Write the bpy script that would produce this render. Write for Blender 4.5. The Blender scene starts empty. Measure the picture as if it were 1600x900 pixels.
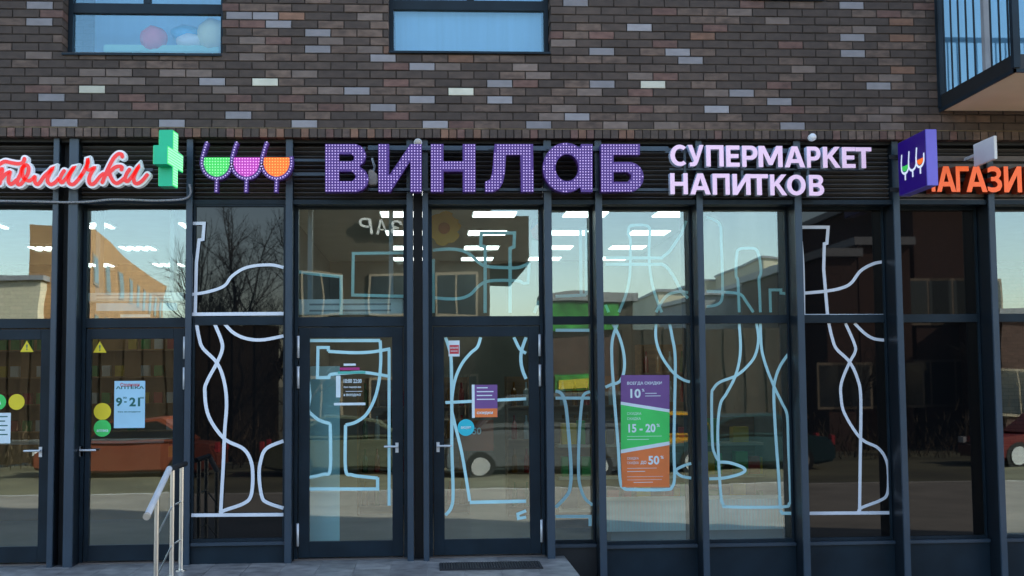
import bpy, bmesh, math, random
from mathutils import Vector, Matrix
random.seed(7)
S = bpy.context.scene
COL = S.collection

# ------------------------------------------------------------------ camera
F = 2000.0                      # focal length in pixels of the 1600 px wide photograph
EYE = Vector((0.0, -12.2, 1.665))
yv = Vector((670-800, -(600-450), -F)).normalized()      # facade normal seen from the camera
zv = Vector((-0.004, 1, 0)); zv = (zv - zv.dot(yv)*yv).normalized()
xv = yv.cross(zv)
cx = Vector((xv.x, yv.x, zv.x)); cy = Vector((xv.y, yv.y, zv.y)); cz = Vector((xv.z, yv.z, zv.z))
cam = bpy.data.cameras.new('camera'); co = bpy.data.objects.new('camera', cam); COL.objects.link(co)
cam.sensor_width = 36; cam.lens = F/1600*36; cam.clip_end = 3000; cam.clip_start = 0.05
co.matrix_world = Matrix(((cx.x, cy.x, cz.x, EYE.x), (cx.y, cy.y, cz.y, EYE.y), (cx.z, cy.z, cz.z, EYE.z), (0, 0, 0, 1)))
S.camera = co

# ------------------------------------------------------------------ sky, sun, exposure
SUN_EL, SUN_AZ = math.radians(34), math.radians(68)      # azimuth from +Y (behind the block) towards +X
w = bpy.data.worlds.new('World'); S.world = w; w.use_nodes = True
nt = w.node_tree; bg = nt.nodes['Background']
sky = nt.nodes.new('ShaderNodeTexSky'); sky.sky_type = 'NISHITA'; sky.sun_disc = False
sky.sun_elevation = SUN_EL; sky.sun_rotation = SUN_AZ
sky.air_density = 1.0; sky.dust_density = 0.9; sky.ozone_density = 0.3
nt.links.new(sky.outputs[0], bg.inputs[0]); bg.inputs[1].default_value = 0.12
sd = bpy.data.lights.new('sun', 'SUN'); sd.energy = 3.2; sd.angle = math.radians(0.5); sd.color = (1.0, 0.93, 0.82)
so = bpy.data.objects.new('sun', sd); COL.objects.link(so)
sdir = Vector((math.sin(SUN_AZ)*math.cos(SUN_EL), math.cos(SUN_AZ)*math.cos(SUN_EL), math.sin(SUN_EL)))
so.rotation_euler = sdir.to_track_quat('Z', 'Y').to_euler(); so.location = (20, 40, 60)
S.view_settings.view_transform = 'Standard'; S.view_settings.look = 'None'
S.view_settings.gamma = 1.0; S.view_settings.use_curve_mapping = False
S.view_settings.exposure = 2.1
S.render.engine = 'CYCLES'
S.cycles.use_denoising = True
S.cycles.max_bounces = 8; S.cycles.transparent_max_bounces = 24; S.cycles.glossy_bounces = 4
S.cycles.caustics_reflective = False; S.cycles.caustics_refractive = False
S.cycles.sample_clamp_indirect = 4.0

# ------------------------------------------------------------------ helpers
def P(px, py, Y):
    """point of the plane y = Y that lies under photograph position (px, py)"""
    d = Vector(((px-800)/F, -(py-450)/F, -1.0))
    wd = cx*d.x + cy*d.y + cz*d.z
    t = (Y-EYE.y)/wd.y
    return EYE + wd*t
def PX(px, Y, py=600): return P(px, py, Y).x
def PZ(py, Y, px=800): return P(px, py, Y).z

def noise_mat(name, col, rough=0.5, metal=0.0, var=0.12, scale=6.0, bump=0.0, bscale=60.0, spec=0.5, objvar=0.0, stretch=None, coat=0.0, world=False, stain=0.0):
    m = bpy.data.materials.new(name); m.use_nodes = True
    n = m.node_tree.nodes; l = m.node_tree.links; b = n['Principled BSDF']
    b.inputs['Roughness'].default_value = rough; b.inputs['Metallic'].default_value = metal
    b.inputs['Specular IOR Level'].default_value = spec
    b.inputs['Coat Weight'].default_value = coat
    tc = n.new('ShaderNodeTexCoord'); mp = n.new('ShaderNodeMapping')
    if stretch: mp.inputs['Scale'].default_value = stretch
    if world:
        ge = n.new('ShaderNodeNewGeometry'); l.new(ge.outputs['Position'], mp.inputs[0])
    else: l.new(tc.outputs['Object'], mp.inputs[0])
    t = n.new('ShaderNodeTexNoise'); t.inputs['Scale'].default_value = scale; t.inputs['Detail'].default_value = 5
    l.new(mp.outputs[0], t.inputs['Vector'])
    r = n.new('ShaderNodeMapRange'); r.inputs['From Min'].default_value = 0.3; r.inputs['From Max'].default_value = 0.7
    r.inputs['To Min'].default_value = 1-var; r.inputs['To Max'].default_value = 1+var
    l.new(t.outputs['Fac'], r.inputs['Value'])
    hsv = n.new('ShaderNodeHueSaturation'); hsv.inputs['Color'].default_value = (*col, 1)
    if stain:
        ts = n.new('ShaderNodeTexNoise'); ts.inputs['Scale'].default_value = 0.9; ts.inputs['Detail'].default_value = 6; ts.inputs['Roughness'].default_value = 0.7
        ms = n.new('ShaderNodeMapping'); ms.inputs['Scale'].default_value = (1.6, 1, 0.5); l.new(ge.outputs['Position'], ms.inputs[0]); l.new(ms.outputs[0], ts.inputs['Vector'])
        rs = n.new('ShaderNodeMapRange'); rs.inputs['From Min'].default_value = 0.35; rs.inputs['From Max'].default_value = 0.7; rs.inputs['To Max'].default_value = stain; l.new(ts.outputs['Fac'], rs.inputs['Value'])
        mx = n.new('ShaderNodeMixRGB'); mx.inputs[1].default_value = (*col, 1); mx.inputs[2].default_value = (0.16, 0.115, 0.085, 1)
        l.new(rs.outputs[0], mx.inputs[0]); l.new(mx.outputs[0], hsv.inputs['Color'])
    if objvar:
        oi = n.new('ShaderNodeObjectInfo'); r2 = n.new('ShaderNodeMapRange')
        r2.inputs['To Min'].default_value = 1-objvar; r2.inputs['To Max'].default_value = 1+objvar
        l.new(oi.outputs['Random'], r2.inputs['Value'])
        mm = n.new('ShaderNodeMath'); mm.operation = 'MULTIPLY'
        l.new(r.outputs[0], mm.inputs[0]); l.new(r2.outputs[0], mm.inputs[1]); l.new(mm.outputs[0], hsv.inputs['Value'])
    else:
        l.new(r.outputs[0], hsv.inputs['Value'])
    l.new(hsv.outputs[0], b.inputs['Base Color'])
    if bump:
        t2 = n.new('ShaderNodeTexNoise'); t2.inputs['Scale'].default_value = bscale; t2.inputs['Detail'].default_value = 4
        l.new(mp.outputs[0], t2.inputs['Vector'])
        bp = n.new('ShaderNodeBump'); bp.inputs['Strength'].default_value = bump; bp.inputs['Distance'].default_value = 0.01
        l.new(t2.outputs['Fac'], bp.inputs['Height']); l.new(bp.outputs[0], b.inputs['Normal'])
    return m
EK = 0.34     # lamp strength relative to daylight exposure
def emit_mat(name, col, e, base=None, rough=0.35):
    e *= EK
    m = noise_mat(name, base or col, rough=rough, var=0.04)
    b = m.node_tree.nodes['Principled BSDF']
    b.inputs['Emission Color'].default_value = (*col, 1); b.inputs['Emission Strength'].default_value = e
    return m
def glass_mat(name, tint, refl, rtint=(1, 1, 1), wave=0.0):
    m = bpy.data.materials.new(name); m.use_nodes = True
    n = m.node_tree.nodes; l = m.node_tree.links
    for x in list(n): n.remove(x)
    out = n.new('ShaderNodeOutputMaterial'); mix = n.new('ShaderNodeMixShader')
    tr = n.new('ShaderNodeBsdfTransparent'); tr.inputs[0].default_value = (*tint, 1)
    gl = n.new('ShaderNodeBsdfGlossy'); gl.inputs['Roughness'].default_value = 0.0; gl.inputs['Color'].default_value = (*rtint, 1)
    fr = n.new('ShaderNodeLayerWeight'); fr.inputs['Blend'].default_value = 0.25
    mr = n.new('ShaderNodeMapRange'); mr.inputs['To Min'].default_value = refl; mr.inputs['To Max'].default_value = 1.0
    l.new(fr.outputs['Fresnel'], mr.inputs['Value'])
    mr.inputs['From Min'].default_value = 0.05; mr.inputs['From Max'].default_value = 1.0
    l.new(mr.outputs[0], mix.inputs[0]); l.new(tr.outputs[0], mix.inputs[1]); l.new(gl.outputs[0], mix.inputs[2])
    if wave:
        tc = n.new('ShaderNodeTexCoord'); t = n.new('ShaderNodeTexNoise'); t.inputs['Scale'].default_value = 1.3; t.inputs['Detail'].default_value = 1
        l.new(tc.outputs['Object'], t.inputs['Vector'])
        bp = n.new('ShaderNodeBump'); bp.inputs['Strength'].default_value = 1.0; bp.inputs['Distance'].default_value = wave
        l.new(t.outputs['Fac'], bp.inputs['Height']); l.new(bp.outputs[0], gl.inputs['Normal'])
    l.new(mix.outputs[0], out.inputs[0])
    return m

class MB:
    def __init__(s): s.v = []; s.f = []; s.mi = []
    def box(s, x0, x1, y0, y1, z0, z1, mi=0):
        b = len(s.v)
        s.v += [(x0, y0, z0), (x1, y0, z0), (x1, y1, z0), (x0, y1, z0), (x0, y0, z1), (x1, y0, z1), (x1, y1, z1), (x0, y1, z1)]
        for q in ((0, 3, 2, 1), (4, 5, 6, 7), (0, 1, 5, 4), (1, 2, 6, 5), (2, 3, 7, 6), (3, 0, 4, 7)):
            s.f.append(tuple(b+i for i in q)); s.mi.append(mi)
        return s
    def obox(s, c, ax, ay, az, mi=0):
        """box from centre and three half axes"""
        b = len(s.v); c = Vector(c); ax = Vector(ax); ay = Vector(ay); az = Vector(az)
        for k in (-1, 1):
            for (i, j) in ((-1, -1), (1, -1), (1, 1), (-1, 1)): s.v.append(tuple(c+ax*i+ay*j+az*k))
        for q in ((0, 3, 2, 1), (4, 5, 6, 7), (0, 1, 5, 4), (1, 2, 6, 5), (2, 3, 7, 6), (3, 0, 4, 7)):
            s.f.append(tuple(b+i for i in q)); s.mi.append(mi)
        return s
    def tube(s, a, b_, r0, r1=None, n=10, mi=0, caps=True):
        a = Vector(a); b_ = Vector(b_); r1 = r0 if r1 is None else r1
        d = (b_-a).normalized(); u = d.orthogonal().normalized(); v = d.cross(u); k = len(s.v)
        for (c, r) in ((a, r0), (b_, r1)):
            for i in range(n):
                t = 2*math.pi*i/n; s.v.append(tuple(c+u*(r*math.cos(t))+v*(r*math.sin(t))))
        for i in range(n):
            j = (i+1) % n; s.f.append((k+i, k+j, k+n+j, k+n+i)); s.mi.append(mi)
        if caps:
            s.f.append(tuple(k+i for i in range(n-1, -1, -1))); s.mi.append(mi)
            s.f.append(tuple(k+n+i for i in range(n))); s.mi.append(mi)
        return s
    def path(s, pts, r, n=8):
        for a, b_ in zip(pts, pts[1:]): s.tube(a, b_, r, n=n)
        return s
    def prism(s, poly, y0, y1, mi=0, axis='y'):
        """extrude an (x,z) polygon between y0 and y1 (axis 'x': polygon is (y,z); 'z': polygon is (x,y))"""
        def mk(p, t): return (p[0], t, p[1]) if axis == 'y' else ((t, p[0], p[1]) if axis == 'x' else (p[0], p[1], t))
        k = len(s.v); n = len(poly)
        s.v += [mk(p, y0) for p in poly]+[mk(p, y1) for p in poly]
        for i in range(n):
            j = (i+1) % n; s.f.append((k+i, k+j, k+n+j, k+n+i)); s.mi.append(mi)
        s.f.append(tuple(k+i for i in range(n-1, -1, -1))); s.mi.append(mi)
        s.f.append(tuple(k+n+i for i in range(n))); s.mi.append(mi)
        return s
    def mesh(s, name, mats):
        me = bpy.data.meshes.new(name); me.from_pydata(s.v, [], s.f)
        for m in (mats if isinstance(mats, (list, tuple)) else [mats]): me.materials.append(m)
        me.polygons.foreach_set('material_index', s.mi)
        bm = bmesh.new(); bm.from_mesh(me); bmesh.ops.recalc_face_normals(bm, faces=bm.faces); bm.to_mesh(me); bm.free()
        me.update(); return me
    def build(s, name, mats, parent=None, bevel=0.0, smooth=False):
        me = s.mesh(name, mats)
        if bevel:
            bm = bmesh.new(); bm.from_mesh(me)
            bmesh.ops.bevel(bm, geom=[e for e in bm.edges if len(e.link_faces) == 2 and e.calc_face_angle(0) > 0.6], offset=bevel, segments=2, affect='EDGES', clamp_overlap=True)
            bm.to_mesh(me); bm.free()
        if smooth: me.polygons.foreach_set('use_smooth', [True]*len(me.polygons))
        return link(name, me, parent)
def link(name, me, parent=None):
    o = bpy.data.objects.new(name, me); COL.objects.link(o)
    if parent is not None: par(o, parent)
    return o
def world_of(o):
    m = o.matrix_basis.copy()
    if o.parent: m = world_of(o.parent) @ o.matrix_parent_inverse @ m
    return m
def par(o, p):
    o.parent = p; o.matrix_parent_inverse = world_of(p).inverted()
def tag(o, label, cat, group=None, kind=None):
    o['label'] = label
    if cat: o['category'] = cat
    if group: o['group'] = group
    if kind: o['kind'] = kind
    return o
def thing(name, loc, label, cat, group=None):
    o = bpy.data.objects.new(name, None); COL.objects.link(o); o.location = loc; o.empty_display_size = 0.2
    return tag(o, label, cat, group)
def struct(o): o['kind'] = 'structure'; return o
def copy_tree(o, parent=None):
    c = o.copy(); COL.objects.link(c); c.parent = parent
    for ch in list(o.children): copy_tree(ch, c)
    return c

_dg = None
def curve_to_mesh(crv):
    ob = bpy.data.objects.new('tmp', crv); COL.objects.link(ob)
    bpy.context.view_layer.update()
    me = bpy.data.meshes.new_from_object(ob.evaluated_get(bpy.context.evaluated_depsgraph_get()))
    bpy.data.objects.remove(ob); return me
_glyph = {}
def glyph(body, bold):
    k = (body, bold)
    if k not in _glyph:
        c = bpy.data.curves.new('t', 'FONT'); c.body = body; c.size = 1.0; c.offset = bold; c.extrude = 0.5; c.resolution_u = 3
        me = curve_to_mesh(c)
        _glyph[k] = ([tuple(v.co) for v in me.vertices], [tuple(p.vertices) for p in me.polygons])
        bpy.data.meshes.remove(me)
    return _glyph[k]
def text_obj(name, body, x0, x1, z0, z1, yf, yb, mat, parent=None, bold=0.0, mirror=False):
    """lettering fitted into a box of the wall plane, front face at y = yf, back at yb"""
    vs, fs = glyph(body, bold)
    a0 = min(v[0] for v in vs); a1 = max(v[0] for v in vs); b0 = min(v[1] for v in vs); b1 = max(v[1] for v in vs)
    out = []
    for v in vs:
        u = (v[0]-a0)/(a1-a0); t = (v[1]-b0)/(b1-b0)
        if mirror: u = 1-u
        out.append((x0+u*(x1-x0), yf if v[2] > 0 else yb, z0+t*(z1-z0)))
    me = bpy.data.meshes.new(name); me.from_pydata(out, [], fs); me.materials.append(mat)
    bm = bmesh.new(); bm.from_mesh(me); bmesh.ops.recalc_face_normals(bm, faces=bm.faces); bm.to_mesh(me); bm.free()
    return link(name, me, parent)
def poly_mesh(loops, y0, y1, mats):
    """loops of (x,z); first outer, others holes; extruded y0..y1"""
    c = bpy.data.curves.new('p', 'CURVE'); c.dimensions = '2D'; c.fill_mode = 'BOTH'; c.extrude = 0.5
    for L in loops:
        s = c.splines.new('POLY'); s.points.add(len(L)-1)
        for i, p in enumerate(L): s.points[i].co = (p[0], p[1], 0, 1)
        s.use_cyclic_u = True
    me = curve_to_mesh(c)
    for v in me.vertices:
        x, z, t = v.co; v.co = (x, y0 if t > 0 else y1, z)
    me.materials.clear()
    for m in mats: me.materials.append(m)
    bm = bmesh.new(); bm.from_mesh(me); bmesh.ops.recalc_face_normals(bm, faces=bm.faces); bm.to_mesh(me); bm.free()
    return me
def crom(pts, n=6, closed=False):
    out = []; m = len(pts)
    if m < 3: return list(pts)
    for i in range(m if closed else m-1):
        g = lambda k: pts[k % m] if closed else pts[max(0, min(m-1, k))]
        p0, p1, p2, p3 = g(i-1), g(i), g(i+1), g(i+2)
        for j in range(n):
            t = j/n
            out.append(tuple(0.5*((2*b)+(-a+c)*t+(2*a-5*b+4*c-d)*t*t+(-a+3*b-3*c+d)*t**3) for a, b, c, d in zip(p0, p1, p2, p3)))
    if not closed: out.append(tuple(pts[-1]))
    return out
def ribbon(mb, pts, hw, y0, y1):
    """flat strip along (x,z) points, half width hw, between depths y0 (front) and y1"""
    n = len(pts); L = []; R = []
    for i in range(n):
        a = Vector(pts[max(0, i-1)]); b = Vector(pts[i]); c = Vector(pts[min(n-1, i+1)])
        d1 = (b-a); d2 = (c-b)
        if d1.length < 1e-6: d1 = d2
        if d2.length < 1e-6: d2 = d1
        d1 = d1.normalized(); d2 = d2.normalized()
        n1 = Vector((-d1.y, d1.x)); n2 = Vector((-d2.y, d2.x)); m = (n1+n2)
        if m.length < 0.2: m = n1
        m = m.normalized(); k = hw/max(0.5, m.dot(n1))
        L.append(b+m*k); R.append(b-m*k)
    k0 = len(mb.v)
    for p, q in zip(L, R): mb.v += [(p.x, y0, p.y), (q.x, y0, q.y), (p.x, y1, p.y), (q.x, y1, q.y)]
    for i in range(n-1):
        a = k0+4*i; b = a+4
        for q in ((a, a+1, b+1, b), (a+2, b+2, b+3, a+3), (a, b, b+2, a+2), (a+1, a+3, b+3, b+1)): mb.f.append(q); mb.mi.append(0)
    e = k0+4*(n-1)
    mb.f += [(k0, k0+2, k0+3, k0+1), (e, e+1, e+3, e+2)]; mb.mi += [0, 0]

# ------------------------------------------------------------------ materials
M = {}
M['navy'] = noise_mat('anthracite_powder_coat', (0.010, 0.020, 0.029), spec=0.22, rough=0.38, var=0.28, scale=3, world=True, bump=0.05, bscale=250)
M['navy2'] = noise_mat('anthracite_fin_face', (0.030, 0.050, 0.072), rough=0.30, var=0.10, scale=3)  # paler anthracite: sky reflected on the fin fronts put into its colour
M['side_shade'] = noise_mat('shaded_fin_side', (0.008, 0.013, 0.019), rough=0.35, var=0.1, spec=0.3)  # near-black copy: the dark mirrored by fin sides put into its colour
M['black'] = noise_mat('black_metal', (0.010, 0.011, 0.012), rough=0.5, var=0.2)
M['slat'] = noise_mat('dark_bronze_slat', (0.10, 0.092, 0.085), rough=0.42, var=0.2, scale=2)
M['tan'] = noise_mat('taupe_trim', (0.12, 0.095, 0.08), rough=0.4, var=0.15)
M['mortar'] = noise_mat('dark_mortar', (0.040, 0.030, 0.023), rough=0.95, var=0.55, scale=5, bump=0.4, bscale=120, world=True)
def brick_mat(name, col, smudge):
    m = noise_mat(name, col, rough=0.75, var=smudge, scale=9, bump=0.3, bscale=90, objvar=0.22, stretch=(1.0, 1, 2.2), world=True, stain=0.16)
    return m
M['b_dark'] = brick_mat('brick_charcoal', (0.060, 0.040, 0.030), 0.22)
M['b_brown'] = brick_mat('brick_brown_flashed', (0.120, 0.077, 0.056), 0.42)
M['b_red'] = brick_mat('brick_dull_red', (0.135, 0.068, 0.052), 0.35)
M['b_lav'] = brick_mat('brick_blue_grey', (0.27, 0.25, 0.255), 0.10)
M['b_cream'] = brick_mat('brick_cream', (0.60, 0.57, 0.45), 0.08)
M['b_pink'] = brick_mat('brick_pale_mauve', (0.175, 0.128, 0.104), 0.18)
M['b_orange'] = brick_mat('brick_orange', (0.20, 0.10, 0.06), 0.25)
M['glass'] = glass_mat('coated_glass', (0.90, 0.985, 0.97), 0.130, rtint=(0.93, 1.0, 1.0), wave=0.0016)
M['glass_blue'] = glass_mat('upper_window_glass', (0.94, 0.97, 0.98), 0.10, rtint=(0.60, 0.88, 1.0), wave=0.0008)
M['blackglass'] = noise_mat('black_backed_glass', (0.004, 0.0045, 0.005), rough=0.015, var=0.0, spec=0.5)
M['tape'] = noise_mat('white_vinyl_tape', (0.74, 0.76, 0.80), rough=0.5, var=0.05)
M['tape_in'] = noise_mat('pale_blue_vinyl_tape', (0.49, 0.80, 0.81), rough=0.5, var=0.06)
M['steel'] = noise_mat('brushed_steel', (0.62, 0.60, 0.56), rough=0.28, metal=1.0, var=0.08)
M['alu'] = noise_mat('satin_aluminium', (0.72, 0.72, 0.72), rough=0.35, metal=0.25, var=0.06)
M['white'] = noise_mat('white_plastic', (0.80, 0.80, 0.80), rough=0.45, var=0.05)
M['grey'] = noise_mat('grey_plastic', (0.30, 0.30, 0.31), rough=0.5, var=0.1)
M['beige'] = noise_mat('beige_plastic', (0.50, 0.42, 0.33), rough=0.5, var=0.1)
M['purple'] = noise_mat('purple_letter', (0.095, 0.03, 0.21), rough=0.35, var=0.08)
M['bulb'] = emit_mat('led_bulb_lilac', (0.70, 0.54, 1.0), 0.52, base=(0.42, 0.32, 0.58))
M['ledgreen'] = emit_mat('led_green_face', (0.06, 0.52, 0.10), 0.5, base=(0.03, 0.42, 0.07))
M['ledmag'] = emit_mat('led_magenta_face', (0.42, 0.04, 0.36), 0.5, base=(0.32, 0.03, 0.27))
M['ledorange'] = emit_mat('led_orange_face', (0.90, 0.15, 0.01), 0.55, base=(0.62, 0.12, 0.01))
M['dotgreen'] = emit_mat('led_dot_green', (0.35, 0.95, 0.40), 0.8)
M['dotmag'] = emit_mat('led_dot_magenta', (0.92, 0.40, 0.86), 0.8)
M['dotorange'] = emit_mat('led_dot_orange', (1.0, 0.42, 0.10), 0.8)
M['pinkletter'] = emit_mat('lit_pink_white_letter', (0.95, 0.60, 0.86), 0.24, base=(0.66, 0.49, 0.62))
M['pinkside'] = noise_mat('letter_return_white', (0.62, 0.66, 0.78), rough=0.5, var=0.05)
M['redletter'] = emit_mat('lit_red_face', (0.80, 0.03, 0.025), 0.35, base=(0.72, 0.03, 0.03))
M['whiteletter'] = emit_mat('lit_white_edge', (0.80, 0.88, 0.93), 0.10, base=(0.78, 0.83, 0.86))
M['orangeletter'] = emit_mat('lit_orange_face', (0.90, 0.13, 0.025), 0.35, base=(0.80, 0.13, 0.03))
M['orangeside'] = noise_mat('letter_return_orange', (0.42, 0.05, 0.012), rough=0.45, var=0.08)
M['crossface'] = emit_mat('led_cross_face', (0.10, 0.75, 0.22), 0.55, base=(0.05, 0.5, 0.14))
M['crossside'] = noise_mat('green_cross_side', (0.0, 0.56, 0.27), rough=0.4, var=0.05)
M['crossdot'] = emit_mat('led_cross_dot', (0.35, 1.0, 0.48), 0.7)
M['violet'] = emit_mat('lit_violet_box_face', (0.020, 0.004, 0.16), 0.22, base=(0.018, 0.004, 0.14))
M['violetside'] = noise_mat('violet_box_edge', (0.19, 0.15, 0.62), rough=0.4, var=0.04)

# ------------------------------------------------------------------ setting: ground, pavement, platform
GZ = -0.45
M['earth'] = noise_mat('dull_autumn_ground', (0.11, 0.10, 0.055), rough=0.95, var=0.4, scale=0.4, bump=0.5, bscale=3)
M['asphalt'] = noise_mat('asphalt', (0.055, 0.055, 0.058), rough=0.9, var=0.25, scale=1.2, bump=0.3, bscale=80)
M['paving'] = noise_mat('grey_paving', (0.26, 0.23, 0.19), rough=0.85, var=0.2, scale=1.0, bump=0.2, bscale=40)
M['tile'] = noise_mat('granite_tile', (0.23, 0.215, 0.20), rough=0.42, var=0.40, scale=7, bump=0.05, bscale=120, objvar=0.16, world=True)
M['grout'] = noise_mat('pale_grout', (0.42, 0.40, 0.37), rough=0.9, var=0.2)
def sheet(name, x0, x1, y0, y1, z, mat):
    return struct(MB().box(x0, x1, y0, y1, z-0.5, z).build(name, mat))
g = struct(MB().box(-1400, 1400, -1500, 1300, GZ-1.0, GZ-0.012).build('ground', M['earth']))
sheet('pavement', -60, 60, -13.0, 0.9, GZ, M['paving'])
sheet("road", -90, 90, -20.0, -13.16, GZ-0.10, M['asphalt'])
struct(MB().box(-90, 90, -13.16, -13.0, GZ-0.5, GZ+0.012).build('kerb', M['grout']))
LX1 = 1.30; LY0 = -1.06
plat = struct(MB().box(-14, LX1-0.004, LY0+0.004, 0.45, GZ-0.4, -0.006).build('entrance_platform', M['grout']))
tw = 0.33; nx = int((LX1+7.0)/tw)
tile_me = MB().box(-tw/2+0.003, tw/2-0.003, -tw/2+0.003, tw/2-0.003, -0.012, 0.0).mesh('tile', M['tile'])
for j in range(4):
    for i in range(nx):
        t = link('tile', tile_me); t.location = (LX1-tw/2-i*tw, LY0+tw/2+j*tw+0.005, 0.0); t.scale = (1, 1, 1)
        t.rotation_euler.z = math.pi*random.randint(0, 1); par_loc = t.location.copy(); t.parent = plat
st = MB(); st.box(-14, LX1, LY0-0.34, LY0, GZ-0.3, -0.15); st.box(-14, LX1, LY0-0.68, LY0-0.34, GZ-0.3, -0.30)
struct(st.build('entrance_steps', M['tile']))

# ------------------------------------------------------------------ the block
B = thing('apartment_building', (1, 0, GZ), 'dark multi-brick apartment block with glazed shopfronts at street level', 'building')
ZS0 = PZ(216.0, 0.0); ZS1 = PZ(201.5, 0.0)          # soldier course
PITCH = 0.0808; BL = 0.250
BX0, BX1 = PX(0, 0)-1.4, PX(1600, 0)+1.6
NROW = 21
ZTOP = ZS1+NROW*PITCH
holes = [                                            # upper windows: brick opening x0,x1,z0,z1
    (PX(97, 0, 60), PX(347, 0, 60), PZ(85, 0, 200), 6.4),
    (PX(607, 0, 60), PX(860, 0, 60), PZ(82, 0, 720), 6.4),
    (PX(1172, 0, 10), PX(1287, 0, 10), PZ(-1, 0, 1230), 6.4),
    (PX(1474, 0, 100), PX(1474, 0, 100)+2.1, PZ(160, 0, 1470), 6.5)]
def grid_wall(x0, x1, z0, z1, y0, y1, hs, mb):
    xs = sorted({x0, x1, *[min(max(h[k], x0), x1) for h in hs for k in (0, 1)]})
    zs = sorted({z0, z1, *[min(max(h[k], z0), z1) for h in hs for k in (2, 3)]})
    for a, b in zip(xs, xs[1:]):
        run = None
        for c, d in zip(zs, zs[1:]):
            m = ((a+b)/2, (c+d)/2)
            inside = any(h[0] < m[0] < h[1] and h[2] < m[1] < h[3] for h in hs)
            if not inside: run = (run[0], d) if run else (c, d)
            if inside or d == zs[-1]:
                if run: mb.box(a, b, y0, y1, run[0], run[1])
                run = None
    return mb
hw = [(h[0]-0.006, h[1]+0.006, h[2]-0.006, h[3]) for h in holes]
wall = grid_wall(BX0, BX1, ZS1, ZTOP, 0.008, 0.36, hw, MB()).build('brick_wall', M['mortar'], B)
# far brickwork above and beside, too high or too far to the side to be in view
def bricktex():
    m = noise_mat('far_brickwork', (0.06, 0.05, 0.045), rough=0.8, var=0.3)
    n = m.node_tree.nodes; l = m.node_tree.links; b = n['Principled BSDF']
    tc = n.new('ShaderNodeTexCoord'); mp = n.new('ShaderNodeMapping'); mp.inputs['Rotation'].default_value = (math.pi/2, 0, 0)
    bt = n.new('ShaderNodeTexBrick'); bt.inputs['Scale'].default_value = 1.0
    bt.inputs['Brick Width'].default_value = BL; bt.inputs['Row Height'].default_value = PITCH; bt.inputs['Mortar Size'].default_value = 0.005
    bt.inputs['Color1'].default_value = (0.04, 0.035, 0.033, 1); bt.inputs['Color2'].default_value = (0.12, 0.085, 0.075, 1); bt.inputs['Mortar'].default_value = (0.02, 0.018, 0.017, 1)
    l.new(tc.outputs['Object'], mp.inputs[0]); l.new(mp.outputs[0], bt.inputs[0]); l.new(bt.outputs[0], b.inputs['Base Color'])
    return m
M['fbrick'] = bricktex()
up = MB()
grid_wall(-28, 19, ZTOP, 27, 0.004, 0.36, [h for h in hw], up)
for (a, b) in ((-28, BX0), (BX1, 19)): up.box(a, b, 0.004, 0.36, ZS0, ZTOP)
up.build('upper_wall', M['fbrick'], B)
sh = MB(); sh.box(-28, 19, 0.36, 16, 26.6, 27.0); sh.box(-28, -27.6, 0.36, 16, GZ, 26.6); sh.box(18.6, 19, 0.36, 16, GZ, 26.6); sh.box(-27.6, 18.6, 15.6, 16, GZ, 26.6)  # unseen shell, height and right end shaped for the shade it casts
sh.box(-27.6, 18.6, 0.36, 15.6, 4.12, 4.35); sh.box(-27.6, 18.6, 0.37, 15.6, 7.2, 7.4); sh.box(-27.6, 18.6, 3.2, 3.35, 4.36, 7.19)
sh.build('building_shell', M['fbrick'], B)

def brick_mesh(L, H, D, mat, bev=0.0035, ext=0.0):
    """brick with eased front edges, origin at its front lower left corner"""
    m = MB(); b = bev
    m.v = [(b, 0, b), (L-b, 0, b), (L-b, 0, H-b), (b, 0, H-b), (0, b, 0), (L, b, 0), (L, b, H), (0, b, H), (0, D, 0), (L, D, 0), (L, D, H), (0, D, H)]
    m.f = [(0, 1, 2, 3), (0, 4, 5, 1), (1, 5, 6, 2), (2, 6, 7, 3), (3, 7, 4, 0), (4, 8, 9, 5), (5, 9, 10, 6), (6, 10, 11, 7), (7, 11, 8, 4)]
    m.mi = [0]*len(m.f); return m
_bm = {}
def brick_data(L, H, D, key):
    k = (round(L, 3), round(H, 3), round(D, 3), key)
    if k not in _bm: _bm[k] = brick_mesh(L, H, D, key).mesh('brick', M[key])
    return _bm[k]
cream = [(150, 145), (413, 127), (722, 140), (1028, 129)]
lav = [(47, 5), (45, 31), (331, 129), (89, 159), (107, 198), (270, 195), (372, 180), (488, 48), (488, 74), (596, 87), (655, 100), (557, 140), (660, 153), (598, 166), (480, 193), (682, 193), (785, 127), (775, 153),
       (1005, 37), (948, 75), (1068, 77), (1087, 90), (947, 128), (1168, 144), (1128, 170), (908, 180), (847, 193), (1338, 7), (1341, 57), (1341, 83), (1382, 136), (1228, 159), (1248, 198), (385, 25), (915, 10), (435, 22), (455, 35)]
pink = [(209, 131), (570, 22), (1224, 29), (1264, 107), (1050, 196), (1007, 115), (965, 195), (505, 60), (385, 93), (350, 142), (850, 115), (1388, 200), (500, 140), (480, 115), (125, 107), (270, 117), (315, 115), (187, 117)]
orange = [(600, 72), (708, 88), (105, 28), (1405, 34), (1420, 60), (1415, 110)]
def wpts(L): return [(P(a, b, 0).x, P(a, b, 0).z) for a, b in L]
cream, lav, pink, orange = map(wpts, (cream, lav, pink, orange))
x_ph = PX(455, 0, 193)
bricks = []
BH = PITCH-0.010; BW = BL-0.010
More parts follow.
